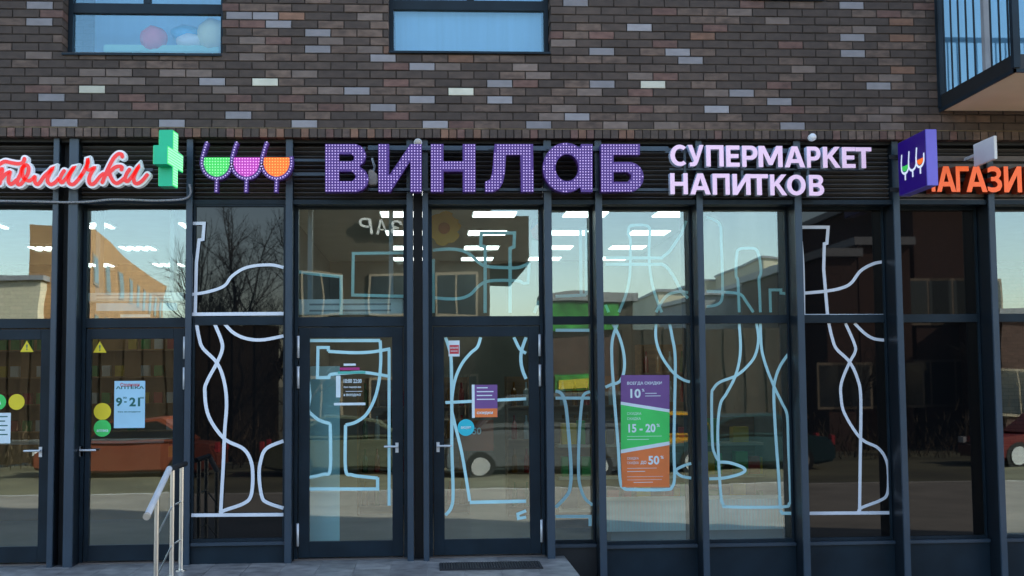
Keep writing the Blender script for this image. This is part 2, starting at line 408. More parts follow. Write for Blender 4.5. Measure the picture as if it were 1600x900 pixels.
for r in range(NROW):
    z = ZS1+r*PITCH+0.005
    off = x_ph + (0.5*BL if r % 2 else 0.0)
    i0 = math.floor((BX0-off)/BL); x = off+i0*BL
    while x < BX1:
        a, b = x+0.005, x+BL-0.005; x += BL
        segs = [(max(a, BX0), min(b, BX1), False, False)]
        for h in holes:
            if z+BH*0.5 > h[2] and z < h[3]:
                ns = []
                for (s, e, j0, j1) in segs:
                    if e <= h[0] or s >= h[1]:
                        ns.append((s, e, j0 or abs(s-h[1]) < 0.03, j1 or abs(e-h[0]) < 0.03)); continue
                    if s < h[0]-0.03: ns.append((s, h[0], j0, True))
                    if e > h[1]+0.03: ns.append((h[1], e, True, j1))
                segs = ns
        for (s, e, j0, j1) in segs:
            if e-s < 0.03: continue
            cxp = (s+e)/2; czp = z+BH/2
            inb = lambda L: any(abs(p[0]-cxp) < BL*0.5 and abs(p[1]-czp) < PITCH*0.5 for p in L)
            if inb(cream): k = 'b_cream'
            elif inb(lav): k = 'b_lav'
            elif inb(pink): k = 'b_pink'
            elif inb(orange): k = 'b_orange'
            else:
                q = random.random()
                k = 'b_dark' if q < 0.66 else 'b_brown' if q < 0.90 else 'b_red' if q < 0.965 else 'b_pink' if q < 0.995 else 'b_orange'
            bricks.append((s, e, z, k, j0, j1))
def bdist(b): return (b[0]+b[1])**2/4+12.2**2+(b[2]-1.7)**2
order = sorted(bricks, key=bdist)
shapes = {}
for n_, b in enumerate(order):
    s, e, z, k, j0, j1 = b
    depth = 0.20 if (j0 or j1) else 0.06
    jy = random.uniform(-0.0025, 0.0025)
    if n_ < 300:
        o = link('brick', brick_data(e-s, BH, depth, k)); o.location = (s, -0.001+jy, z); par(o, wall)
    else:
        m = shapes.setdefault(k, MB()); q = brick_mesh(e-s, BH, depth, k); t = len(m.v)
        m.v += [(v[0]+s, v[1]-0.001+jy, v[2]+z) for v in q.v]; m.f += [tuple(i+t for i in f) for f in q.f]; m.mi += q.mi
allm = MB(); keys = list(shapes)
for i, k in enumerate(keys):
    m = shapes[k]; t = len(allm.v); allm.v += m.v; allm.f += [tuple(a+t for a in f) for f in m.f]; allm.mi += [i]*len(m.f)
o = allm.build('brickwork', [M[k] for k in keys], wall); o['kind'] = 'stuff'
# soldier course
sold = MB().box(BX0, BX1, 0.008, 0.36, ZS0+0.004, ZS1-0.001).build('soldier_course', M['mortar'], B)
x = BX0+0.005
while x < BX1-0.08:
    q = random.random(); wd = 0.069
    k = 'b_dark' if q < 0.5 else 'b_brown' if q < 0.72 else 'b_red' if q < 0.92 else 'b_orange'
    o = link('brick', brick_data(wd, ZS1-ZS0-0.008, 0.11, k)); o.location = (x, -0.004+random.uniform(-.003, .003), ZS0); par(o, sold)
    x += wd+0.0095
MB().box(BX0, BX1, -0.001, 0.004, ZS1-0.004, ZS1+0.003).build('mortar_joint', noise_mat('ochre_mortar', (0.20, 0.145, 0.085), rough=0.9, var=0.5, scale=9), sold)

# ---- upper windows
def upper_window(h, pane_rows, name_lbl=None, mull=None, yf=0.19):
    x0, x1, z0, z1 = h
    fr = MB(); fw = 0.045
    fr.box(x0, x0+fw, yf, yf+0.08, z0, z1); fr.box(x1-fw, x1, yf, yf+0.08, z0, z1)
    zs = [z0+0.005]+pane_rows+[z1]
    for zc in zs[1:-1]: fr.box(x0+fw, x1-fw, yf+0.002, yf+0.078, zc-0.05, zc+0.05)
    fr.box(x0+fw, x1-fw, yf+0.002, yf+0.078, z0, z0+0.035)
    if mull: fr.box(mull-0.035, mull+0.035, yf+0.004, yf+0.076, zs[1]+0.05, z1)
    f = fr.build('window', M['navy'], B, bevel=0.004)
    MB().box(x0+0.004, x1-0.004, -0.025, yf, z0-0.012, z0+0.008).build('sill', M['navy'], f)
    for a, b in zip(zs, zs[1:]):
        MB().box(x0+fw-0.006, x1-fw+0.006, yf+0.035, yf+0.043, a+0.025, b-0.03 if b < z1 else b).build('pane', M['glass_blue'], f)
    return f
upper_window(holes[0], [PZ(13.5, 0.2, 200)], mull=PX(230, 0.2, 0))
upper_window(holes[1], [PZ(8.5, 0.2, 720)], mull=PX(735, 0.2, 0))
upper_window(holes[2], [holes[2][2]+0.55])
upper_window(holes[3], [], mull=holes[3][0]+0.62)

# ---- shopfront levels
ZH = PZ(327, 0.3); ZT1 = PZ(494, 0.3); ZT0 = PZ(507, 0.3)
YF = 0.06; YD = 0.30; YW = 0.38
fins = {}
def fin(key, p0, p1, yb=0.47, zbot=-0.02):
    x0, x1 = PX(p0, YF), PX(p1, YF); fins[key] = (x0, x1)
    f_ = MB().box(x0+0.002, x1-0.002, YF+0.03, yb, zbot, ZS0-0.002).build('mullion', M['side_shade'], B)  # body toned for the shaded sides, separate strip for the sky-lit front
    MB().box(x0, x1, YF, YF+0.0295, zbot, ZS0-0.0025).build('fin_front', M['navy2'], f_, bevel=0.004)
    return f_
fin('0', -130, -112); fin('1', 77, 86); fin('2', 102, 117); fin('3', 288, 298); fin('4', 445, 456); fin('5', 636, 646)
fin('6', 661, 670); fin('7', 853, 865); fin('8', 934, 945, zbot=GZ-0.05); fin('9', 1094, 1104, zbot=GZ-0.05); fin('10', 1249, 1260, zbot=GZ-0.05)
fin('11', 1405, 1415, zbot=GZ-0.05); fin('12', 1555, 1565, zbot=GZ-0.05); fin('13', 1705, 1716, zbot=GZ-0.05)
gap = MB()
for a, b in (('1', '2'), ('5', '6')): gap.box(fins[a][1]+.002, fins[b][0]-.002, 0.24, 0.30, -0.02, ZS0-0.002)
gap.build('infill_panel', M['black'], B)
lint = MB().box(BX0, BX1, 0.12, 0.36, ZS0-0.03, ZS0+0.003).build('lintel', M['black'], B)
MB().box(-28, BX0, 0.36, 0.5, GZ, 4.12).box(BX1, 18.6, 0.36, 0.5, GZ, 4.12).box(-28, fins['0'][0], 0.30, 0.36, GZ, ZS0).box(fins['13'][1], 18.99, 0.30, 0.36, GZ, ZS0).build('ground_floor_wall', M['navy'], B)

def louver(a, b, key, z0, z1, mat):
    x0, x1 = fins[a][1]+0.002, fins[b][0]-0.002
    back = MB().box(x0, x1, 0.25, 0.29, z0, z1).build('louver_panel', M['black'], B)
    n = max(3, int((z1-z0)/0.046))
    me = MB(); L = x1-x0
    me.obox((L/2, 0, 0), (L/2, 0, 0), (0, 0.028, -0.014), (0, 0.0018, 0.0036)); me = me.mesh('slat', mat)
    for i in range(n):
        o = link('slat', me); o.location = (x0, 0.20, z0+0.03+i*(z1-z0-0.03)/n); par(o, back)
    return back
ZL0, ZL1 = PZ(318, 0.3), ZS0-0.032
bays = [('0', '1'), ('2', '3'), ('3', '4'), ('4', '5'), ('6', '7'), ('7', '8'), ('8', '9'), ('9', '10'), ('10', '11'), ('11', '12'), ('12', '13')]
for a, b in bays: louver(a, b, '', ZL0, ZL1, M['slat'])
# taupe trims of the shop beyond the blade sign
for a, b in (('11', '12'), ('12', '13')):
    x0, x1 = fins[a][1]+0.004, fins[b][0]-0.004
    for (p, q) in ((244, 252), (256, 264), (303, 308), (311, 319)):
        MB().box(x0, x1, 0.14, 0.20, PZ(q, 0.15, 1500), PZ(p, 0.15, 1500)).build('trim_bar', M['tan'], B)

def tapes(part, lists, Y, mat, hwpx=2.45, step=0.0006):
    mb = MB()
    for i, (mode, pts) in enumerate(lists):
        q = [(P(a, b, Y).x, P(a, b, Y).z) for a, b in pts]
        if mode == 's': q = crom(q, 7)
        ribbon(mb, q, hwpx*12.5/F*random.uniform(0.92, 1.08), Y-i*step-0.0008, Y-i*step)
    return mb.build('line_drawing', mat, part)

def shop_window(a, b, Y, zb, black=False, zt=None, sill_panel=True, zmid=(None, None), shop='', panel_mat=None, fw=0.022, panel_bottom=None):
    x0, x1 = fins[a][1]+0.001, fins[b][0]-0.001
    zt = ZH if zt is None else zt
    m0, m1 = zmid[0] or ZT0, zmid[1] or ZT1
    f = MB()
    f.box(x0, x0+fw, Y-0.03, Y+0.05, zb, ZL0); f.box(x1-fw, x1, Y-0.03, Y+0.05, zb, ZL0)
    f.box(x0+fw, x1-fw, Y-0.03, Y+0.05, zt, ZL0); f.box(x0+fw, x1-fw, Y-0.035, Y+0.05, m0, m1); f.box(x0+fw, x1-fw, Y-0.03, Y+0.05, zb, zb+0.03)
    fo = f.build('shop_window', M['navy'], B, bevel=0.003)
    gm = M['blackglass'] if black else M['glass']
    up_ = MB().box(x0+fw-.005, x1-fw+.005, Y, Y+0.008, m1-.004, zt+.004).build('pane', gm, fo)
    lo_ = MB().box(x0+fw-.005, x1-fw+.005, Y, Y+0.008, zb+0.026, m0+.004).build('pane', gm, fo)
    if not black and Y == YW:
        for sx in (0, 1): MB().box(x1-fw-0.075 if sx else x0+fw+.001, x1-fw-.001 if sx else x0+fw+0.012, Y+0.022, Y+0.028, zb+.03, zt-.001).build('edge_strip', M['black'], fo)
    if black: MB().box(x0, x1, Y+0.055, Y+0.10, zb, ZL0).build('backing_board', M['black'], fo)
    if sill_panel:
        pm = panel_mat or M['navy']
        MB().box(x0, x1, min(0.28, Y-0.05), Y+0.06, zb-0.035, zb-0.001).build('sill', M['navy2'], fo, bevel=0.004)
        MB().box(x0, x1, min(0.31, Y-0.02), min(0.36, Y+0.03), (GZ-0.05 if panel_bottom is None else panel_bottom), zb-0.036).build('base_panel', pm, fo)
    return fo
def fascia(a, b, Y=0.3):
    MB().box(fins[a][1]+.001, fins[b][0]-.001, 0.10, Y-0.032, ZL0-0.035, ZL0+0.008).build('header_bar', M['navy'], B)
for a, b in bays: fascia(a, b)

# black-backed windows with white tape drawings
zb2 = PZ(846, 0.14, 370)
w2 = shop_window('3', '4', 0.14, zb2, black=True, panel_bottom=-0.02)
T = M['tape']; YT = 0.1085
tapes(w2, [
    ('c', [(298, 349), (319, 349), (317, 374), (311, 375), (307, 410), (305, 489)]), ('c', [(299, 397), (298, 489)]),
    ('s', [(300, 460), (325, 456), (350, 447), (362, 432), (380, 420), (400, 415), (425, 414), (443, 418)]), ('c', [(299, 491), (443, 490)])], YT, T)
tapes(w2, [
    ('s', [(307, 505), (311, 527), (317, 544), (339, 567), (350, 595), (354, 630), (351, 675), (349, 725), (347, 760), (345, 800)]),
    ('s', [(335, 505), (346, 532), (347, 547), (339, 567), (324, 595), (320, 612), (326, 650), (350, 685), (380, 701), (392, 720), (395, 745), (392, 775), (380, 787), (352, 797), (343, 802)]),
    ('s', [(350, 505), (365, 520), (385, 529), (410, 531), (443, 525)]),
    ('s', [(443, 689), (416, 701), (407, 722), (405, 745), (409, 775), (417, 785), (443, 794)]), ('c', [(299, 805), (443, 804)])], YT, T)
zbr = PZ(846, YW, 1200)
w8 = shop_window('10', '11', YW, zbr, black=True)
YT8 = YW-0.003
tapes(w8, [
    ('c', [(1251, 355), (1294, 355), (1292, 380), (1288, 381), (1287, 420), (1293, 492)]), ('s', [(1252, 377), (1255, 420), (1256, 492)]),
    ('s', [(1257, 458), (1290, 455), (1315, 450), (1330, 442), (1345, 423), (1365, 412), (1382, 409)]), ('c', [(1256, 493), (1386, 493)])], YT8, T)
tapes(w8, [
    ('s', [(1295, 505), (1300, 527), (1307, 545), (1327, 565), (1340, 592), (1345, 625), (1344, 725), (1343, 800)]),
    ('s', [(1321, 505), (1335, 537), (1336, 550), (1327, 567), (1315, 597), (1314, 620), (1320, 647), (1345, 685), (1372, 700), (1385, 720), (1388, 745), (1386, 772), (1375, 782), (1345, 794), (1341, 804)]),
    ('s', [(1335, 505), (1350, 520), (1365, 529), (1387, 532)]), ('c', [(1265, 802), (1403, 801)])], YT8, T)
w9 = shop_window('11', '12', YW, zbr, black=True)
w10 = shop_window('12', '13', YW, zbr)

# clear windows
Ti = M['tape_in']
w5 = shop_window('7', '8', YD+0.10, PZ(848, YD+0.1, 890), panel_mat=M['black'])
YI = YD+0.10+0.0125
tapes(w5, [('c', [(907, 358), (908, 461)]), ('c', [(916, 358), (916, 461)]), ('c', [(868, 463), (916, 461)])], YI, Ti)
tapes(w5, [('c', [(868, 516), (921, 516)]), ('s', [(868, 611), (876, 614), (882, 625), (886, 650), (892, 725), (891, 760), (885, 775), (868, 793)]),
    ('s', [(922, 612), (913, 616), (909, 630), (905, 680), (904, 740), (908, 765), (915, 780), (926, 789)]), ('c', [(868, 622), (922, 622)]), ('c', [(868, 807), (922, 807), (922, 822)])], YD+0.10-0.0004, Ti)
w6 = shop_window('8', '9', YW, zbr)
YI = YW+0.0125
tapes(w6, [
    ('s', [(967, 488), (978, 460), (984, 430), (985, 395), (985, 375), (982, 365), (983, 355), (990, 352), (1008, 352), (1015, 357), (1015, 372), (1014, 395), (1016, 425), (1022, 455), (1034, 488)]),
    ('c', [(946, 403), (1034, 403), (1046, 393), (1065, 365), (1072, 345)]), ('s', [(946, 413), (1020, 413), (1037, 414), (1050, 428), (1065, 455), (1075, 466)]),
    ('s', [(1025, 488), (1035, 470), (1045, 460), (1060, 456), (1075, 457)]), ('c', [(946, 476), (951, 488)])], YI, Ti, hwpx=2.35)
tapes(w6, [
    ('s', [(957, 505), (968, 527), (975, 555), (975, 580), (968, 596), (955, 601), (946, 605)]),
    ('s', [(965, 505), (957, 530), (956, 560), (959, 610), (966, 700), (969, 750), (975, 763), (990, 765), (1040, 765), (1050, 761), (1054, 745), (1053, 700), (1054, 640), (1055, 560), (1050, 525), (1046, 505)]),
    ('s', [(1025, 505), (1025, 530), (1033, 555), (1050, 580), (1065, 592), (1078, 597)]),
    ('s', [(1080, 724), (1070, 727), (1058, 733), (1057, 738), (1065, 744), (1080, 747)])], YW-0.0004, Ti, hwpx=2.35)
w7 = shop_window('9', '10', YW, zbr)
tapes(w7, [
    ('s', [(1104, 340), (1115, 343), (1125, 352), (1127, 380), (1129, 440), (1128, 467), (1120, 476), (1104, 479)]),
    ('s', [(1155, 488), (1153, 440), (1150, 430), (1151, 400), (1154, 390), (1165, 388), (1180, 389), (1186, 400), (1189, 425), (1186, 436), (1187, 460), (1188, 488)]),
    ('s', [(1104, 455), (1140, 457), (1157, 460), (1165, 470), (1177, 488)]), ('c', [(1204, 488), (1203, 453), (1220, 453), (1220, 458), (1230, 459)])], YI, Ti, hwpx=2.35)
tapes(w7, [
    ('s', [(1155, 505), (1157, 540), (1155, 565), (1148, 590), (1135, 615), (1126, 630), (1122, 660), (1122, 700), (1126, 770), (1130, 788), (1140, 792), (1222, 792), (1233, 787), (1235, 775), (1232, 700), (1230, 650), (1222, 630), (1210, 605), (1198, 575), (1190, 545), (1188, 505)]),
    ('s', [(1182, 505), (1185, 530), (1180, 555), (1168, 572), (1150, 587), (1125, 597), (1115, 607), (1112, 620), (1113, 690), (1117, 710), (1124, 722)]),
    ('s', [(1234, 550), (1220, 570), (1212, 590), (1209, 615), (1212, 680), (1217, 750), (1219, 795)]), ('c', [(1219, 797), (1222, 802), (1236, 802)]),
    ('s', [(1108, 748), (1130, 747), (1155, 741), (1164, 735), (1158, 729), (1140, 723), (1125, 722)])], YW-0.0004, Ti, hwpx=2.35)

# ---- doors
ZDT = PZ(510, YD, 560)
def door_bay(a, b, hinge_left, handle_px, lists_up, lists_dn, sl=0.105):
    x0, x1 = fins[a][1]+0.001, fins[b][0]-0.001
    f = MB(); fw = 0.035
    f.box(x0, x0+fw, YD-0.03, YD+0.05, 0.0, ZL0); f.box(x1-fw, x1, YD-0.03, YD+0.05, 0.0, ZL0)
    f.box(x0+fw, x1-fw, YD-0.03, YD+0.05, ZH, ZL0); f.box(x0+fw, x1-fw, YD-0.03, YD+0.05, ZT0-.01, ZT1)
    tr = f.build('transom_window', M['navy'], B, bevel=0.003)
    MB().box(x0+fw-.005, x1-fw+.005, YD+0.002, YD+0.010, ZT1-.004, ZH+.004).build('pane', M['glass'], tr)
    if lists_up: tapes(tr, lists_up, YD+0.0155, Ti)
    MB().box(x0+0.005, x1-0.005, YD-0.06, YD+0.05, 0.0, 0.012).build('threshold', M['tan'], tr)
    # leaf
    d0, d1 = x0+fw+0.006, x1-fw-0.006; zt = ZT0-0.018; zb = 0.02; sw = 0.105; bw = 0.15; tw_ = 0.10
    l = MB(); l.box(d0, d0+sl, YD-0.02, YD+0.045, zb, zt); l.box(d1-sw, d1, YD-0.02, YD+0.045, zb, zt)
    l.box(d0+sl, d1-sw, YD-0.02, YD+0.045, zb, zb+bw); l.box(d0+sl, d1-sw, YD-0.02, YD+0.045, zt-tw_, zt)
    dr = l.build('door', M['navy'], B, bevel=0.004)
    MB().box(d0+sl-.004, d1-sw+.004, YD+0.006, YD+0.014, zb+bw-.004, zt-tw_+.004).build('pane', M['glass'], dr)
    if lists_dn: tapes(dr, lists_dn, YD+0.0056, Ti)
    hx = d0-0.004 if hinge_left else d1+0.004
    for (p, q) in ((523, 557), (570, 604), (812, 847)):
        MB().tube((hx, YD-0.045, PZ(q, YD)), (hx, YD-0.045, PZ(p, YD)), 0.014, n=10).build('hinge', M['alu'], dr, smooth=True)
    px0, px1 = handle_px; hz = PZ(695, YD); cxr = PX(px1, YD-0.05); ex = PX(px0, YD-0.05)
    h = MB().box(cxr-0.015, cxr+0.015, YD-0.030, YD-0.02, hz-0.06, hz+0.035)
    h.tube((cxr, YD-0.022, hz), (cxr, YD-0.075, hz), 0.009); h.tube((cxr-0.009*(1 if ex < cxr else -1)*-1, YD-0.07, hz), (ex, YD-0.07, hz), 0.0095)
    h.build('handle', M['alu'], dr)
    return tr, dr
door_bay('0', '1', True, (40, 64), None, None)
t1, d1_ = door_bay('2', '3', False, (152, 128), None, None, sl=0.045)
t3, d3 = door_bay('4', '5', True, (600, 620), [
    ('s', [(462, 424), (500, 429), (531, 432)]), ('c', [(531, 432), (533, 432), (533, 492)]), ('c', [(632, 395), (552, 396), (551, 461), (632, 463)])], [
    ('c', [(482, 532), (594, 532)]), ('s', [(594, 532), (595, 560), (593, 590), (588, 615), (580, 635), (570, 650), (555, 660), (540, 664)]), ('s', [(540, 664), (540, 733), (550, 742), (570, 745), (590, 747)]), ('c', [(590, 746), (590, 764), (482, 764)]),
    ('s', [(610, 545), (580, 550), (550, 551), (513, 549)]), ('c', [(513, 549), (513, 543), (497, 543), (496, 590), (514, 590), (515, 585)]), ('s', [(515, 585), (540, 583), (570, 582), (608, 588)]), ('c', [(608, 546), (608, 790)]),
    ('s', [(482, 595), (484, 620), (482, 640), (490, 650), (500, 657), (516, 662)]), ('s', [(516, 662), (516, 733), (505, 741), (482, 746)])])
t4, d4 = door_bay('6', '7', False, (706, 684), [
    ('s', [(676, 391), (700, 389), (720, 391), (735, 398), (748, 410), (760, 416), (785, 418), (810, 418), (827, 411)]), ('c', [(827, 411), (825, 442), (817, 443)]),
    ('s', [(817, 443), (810, 439), (780, 438), (760, 440), (748, 447), (735, 460), (720, 466), (700, 467), (676, 465)]),
    ('c', [(758, 489), (758, 386), (751, 384), (752, 364), (804, 364), (803, 386), (797, 388), (797, 489)]), ('c', [(677, 489), (677, 405)]), ('c', [(835, 489), (842, 470)])], [
    ('s', [(696, 527), (702, 545), (705, 565), (706, 640), (706, 700), (708, 770), (705, 793), (696, 805)]),
    ('s', [(751, 527), (746, 542), (735, 552), (722, 568), (712, 590), (707, 615), (706, 640), (710, 660), (722, 710), (734, 783)]), ('c', [(734, 785), (822, 783)]),
    ('s', [(803, 527), (812, 545), (822, 552)]), ('s', [(822, 527), (815, 548), (814, 565), (817, 580), (822, 592)]), ('c', [(696, 629), (822, 623)]), ('c', [(822, 798), (809, 803), (810, 810), (822, 808)])])

# ---- sign rails behind the letters
def rail(pa, pb, p, q, y0=0.0, y1=0.035):
    return MB().box(PX(pa, y0, 260), PX(pb, y0, 260), y0, y1, PZ(q, y0), PZ(p, y0)).build('sign_rail', M['navy2'], B)
rail(575, 1045, 228, 235); rail(575, 1045, 294, 298); rail(1046, 1350, 262, 265); rail(458, 508, 249, 253); rail(458, 508, 270, 275); rail(1040, 1250, 231, 238, 0.004, 0.03)

# ------------------------------------------------------------------ signs
YL = -0.14
def bulbs_in(loops, step, r, y, mat, parent, inset=2.0, name='bulbs'):
    def inside(pt):
        c = False
        for L in loops:
            j = len(L)-1
            for i in range(len(L)):
                (xi, yi), (xj, yj) = L[i], L[j]
                if (yi > pt[1]) != (yj > pt[1]) and pt[0] < (xj-xi)*(pt[1]-yi)/(yj-yi)+xi: c = not c
                j = i
        return c
    def dist(pt):
        d = 1e9
        for L in loops:
            for i in range(len(L)):
                a = Vector(L[i]); b = Vector(L[(i+1) % len(L)]); p = Vector(pt); ab = b-a
                t = max(0, min(1, (p-a).dot(ab)/max(1e-9, ab.dot(ab)))); d = min(d, (p-a-ab*t).length)
        return d
    x0 = min(p[0] for p in loops[0]); x1 = max(p[0] for p in loops[0]); y0 = min(p[1] for p in loops[0]); y1 = max(p[1] for p in loops[0])
    nx_ = max(1, round((x1-x0-2*inset)/step)); ny_ = max(1, round((y1-y0-2*inset)/step))
    pts = [(x0+inset+i*(x1-x0-2*inset)/nx_, y0+inset+j*(y1-y0-2*inset)/ny_) for i in range(nx_+1) for j in range(ny_+1)]
    pts = [p for p in pts if inside(p) and dist(p) > inset*0.75]
    return dots(pts, r, y, mat, parent, name)
def dots(pts, r, y, mat, parent, name='bulbs'):
    mb = MB()
    for p in pts:
        c = P(p[0], p[1], y); k = len(mb.v); n = 6
        for i in range(n): mb.v.append((c.x+r*math.cos(i*math.pi/3), y, c.z+r*math.sin(i*math.pi/3)))
        for i in range(n): mb.v.append((c.x+.6*r*math.cos(i*math.pi/3), y-0.7*r, c.z+.6*r*math.sin(i*math.pi/3)))
        mb.v.append((c.x, y-r*0.9, c.z))
        for i in range(n):
            j = (i+1) % n; mb.f.append((k+i, k+j, k+n+j, k+n+i)); mb.f.append((k+n+i, k+n+j, k+2*n)); mb.mi += [0, 0]
    o = mb.build(name, mat, parent); o['kind'] = 'stuff'; return o
def pxloops(loops, y): return [[(P(a, b, y).x, P(a, b, y).z) for a, b in L] for L in loops]

def arc(cx_, cy_, rx, ry, a0, a1, n): return [(cx_+rx*math.cos(math.radians(a0+(a1-a0)*i/n)), cy_+ry*math.sin(math.radians(a0+(a1-a0)*i/n))) for i in range(n+1)]
LET = {
    'V': [[(508, 225), (552, 225)]+arc(553, 243, 19, 18, -80, 60, 6)+[(562, 261)]+arc(555, 280, 21, 20, -60, 85, 7)+[(508, 300)], [(530, 241), (549, 241), (553, 244), (553, 249), (549, 252), (530, 252)], [(530, 268), (550, 268), (555, 273), (555, 278), (550, 283), (530, 283)]],
    'I': [[(591, 225), (608, 225), (608, 274), (641, 225), (659, 225), (659, 300), (641, 300), (641, 252), (610, 300), (591, 300)]],
    'N': [[(673, 225), (693, 225), (693, 252), (723, 252), (723, 225), (743, 225), (743, 300), (723, 300), (723, 268), (693, 268), (693, 300), (673, 300)]],
    'L': [[(773, 225), (833, 225), (834, 300), (814, 300), (813, 242), (791, 242), (789, 270), (786, 285), (780, 295), (770, 300), (758, 300), (758, 284), (766, 280), (769, 270)]],
    'A': [[(926, 225), (926, 300), (908, 300)]+arc(884, 262, 36, 39, 52, 308, 22)+[(908, 225)], arc(886, 262, 18, 21, 0, 345, 20)],
    'B': [[(939, 225), (1000, 225), (1000, 242), (959, 242), (959, 253), (982, 253)]+arc(983, 276.5, 23, 23.5, -80, 80, 8)+[(939, 300)], [(959, 269), (980, 269), (986, 273), (986, 279), (980, 284), (959, 284)]]}
c0 = P(757, 300, YL)
sg = thing('letter_sign', (c0.x, 0, c0.z), 'large purple block letters studded with small lamps above the doors', 'sign')
for k, loops in LET.items():
    me = poly_mesh(pxloops(loops, YL), YL, YL+0.12, [M['purple']]); lt = link('letter', me, sg)
    bulbs_in(loops, 4.45, 0.0066, YL-0.0005, M['bulb'], lt)
    mb = MB()
    xs = [p[0] for p in loops[0]]
    for fx in (0.12, 0.85):
        q = P(min(xs)+(max(xs)-min(xs))*(0.10 if fx < .5 else 0.90 if k != 'B' else .12), 232, 0)
        mb.box(q.x-.012, q.x+.012, YL+0.12, 0.0, q.z-.012, q.z+.012)
    mb.build('bracket', M['navy2'], lt)

# three wine glasses emblem
c0 = P(385, 301, YL)
em = thing('emblem_sign', (c0.x, 0, c0.z), 'three-glass lamp emblem in green, magenta and orange with purple outlines', 'sign')
def ring(pts, hwpx, part, lampstep=4.3):
    mb = MB(); q = [(P(a, b, YL).x, P(a, b, YL).z) for a, b in pts]
    ribbon(mb, q, hwpx*12.1/F, YL, YL+0.09); o = mb.build('outline', M['purple'], part)
    # lamps along the outline
    acc = 0; out = [pts[0]]
    for a, b in zip(pts, pts[1:]):
        d = math.hypot(b[0]-a[0], b[1]-a[1]); t = lampstep-acc
        while t <= d: out.append((a[0]+(b[0]-a[0])*t/d, a[1]+(b[1]-a[1])*t/d)); t += lampstep
        acc = d-(t-lampstep)
    dots(out, 0.0072, YL-0.0005, M['bulb'], o)
for i, (gx, face, dot, lbl) in enumerate(((338.5, 'ledgreen', 'dotgreen', 'green'), (385, 'ledmag', 'dotmag', 'magenta'), (432, 'ledorange', 'dotorange', 'orange'))):
    bowl = [(gx-21.5, 246), (gx+21.5, 246)]+arc(gx, 252, 21.5, 24.5, 0, 180, 14)
    me = poly_mesh(pxloops([bowl], YL+0.01), YL+0.01, YL+0.09, [M[face]]); bo = link('bowl', me, em); bo['label'] = lbl+' filled glass bowl'
    bulbs_in([bowl], 4.4, 0.0058, YL+0.0095, M[dot], bo)
    out = [(gx-15, 222), (gx-18, 230), (gx-22.5, 246), (gx-23.5, 254)]+arc(gx, 254, 23.5, 25, 172, 8, 12)
    out += [(gx+23.5, 252), (gx+23, 244)] if i == 2 else [(gx+23, 254)]
    ring(out, 3.0, bo)
    ring([(gx, 281), (gx-1, 301)], 3.0, bo)
mb = MB()
for gx in (338, 432):
    q = P(gx, 252, 0); mb.box(q.x-.015, q.x+.015, YL+0.09, 0.40, q.z-.015, q.z+.015)
mb.build('bracket', M['navy2'], em)

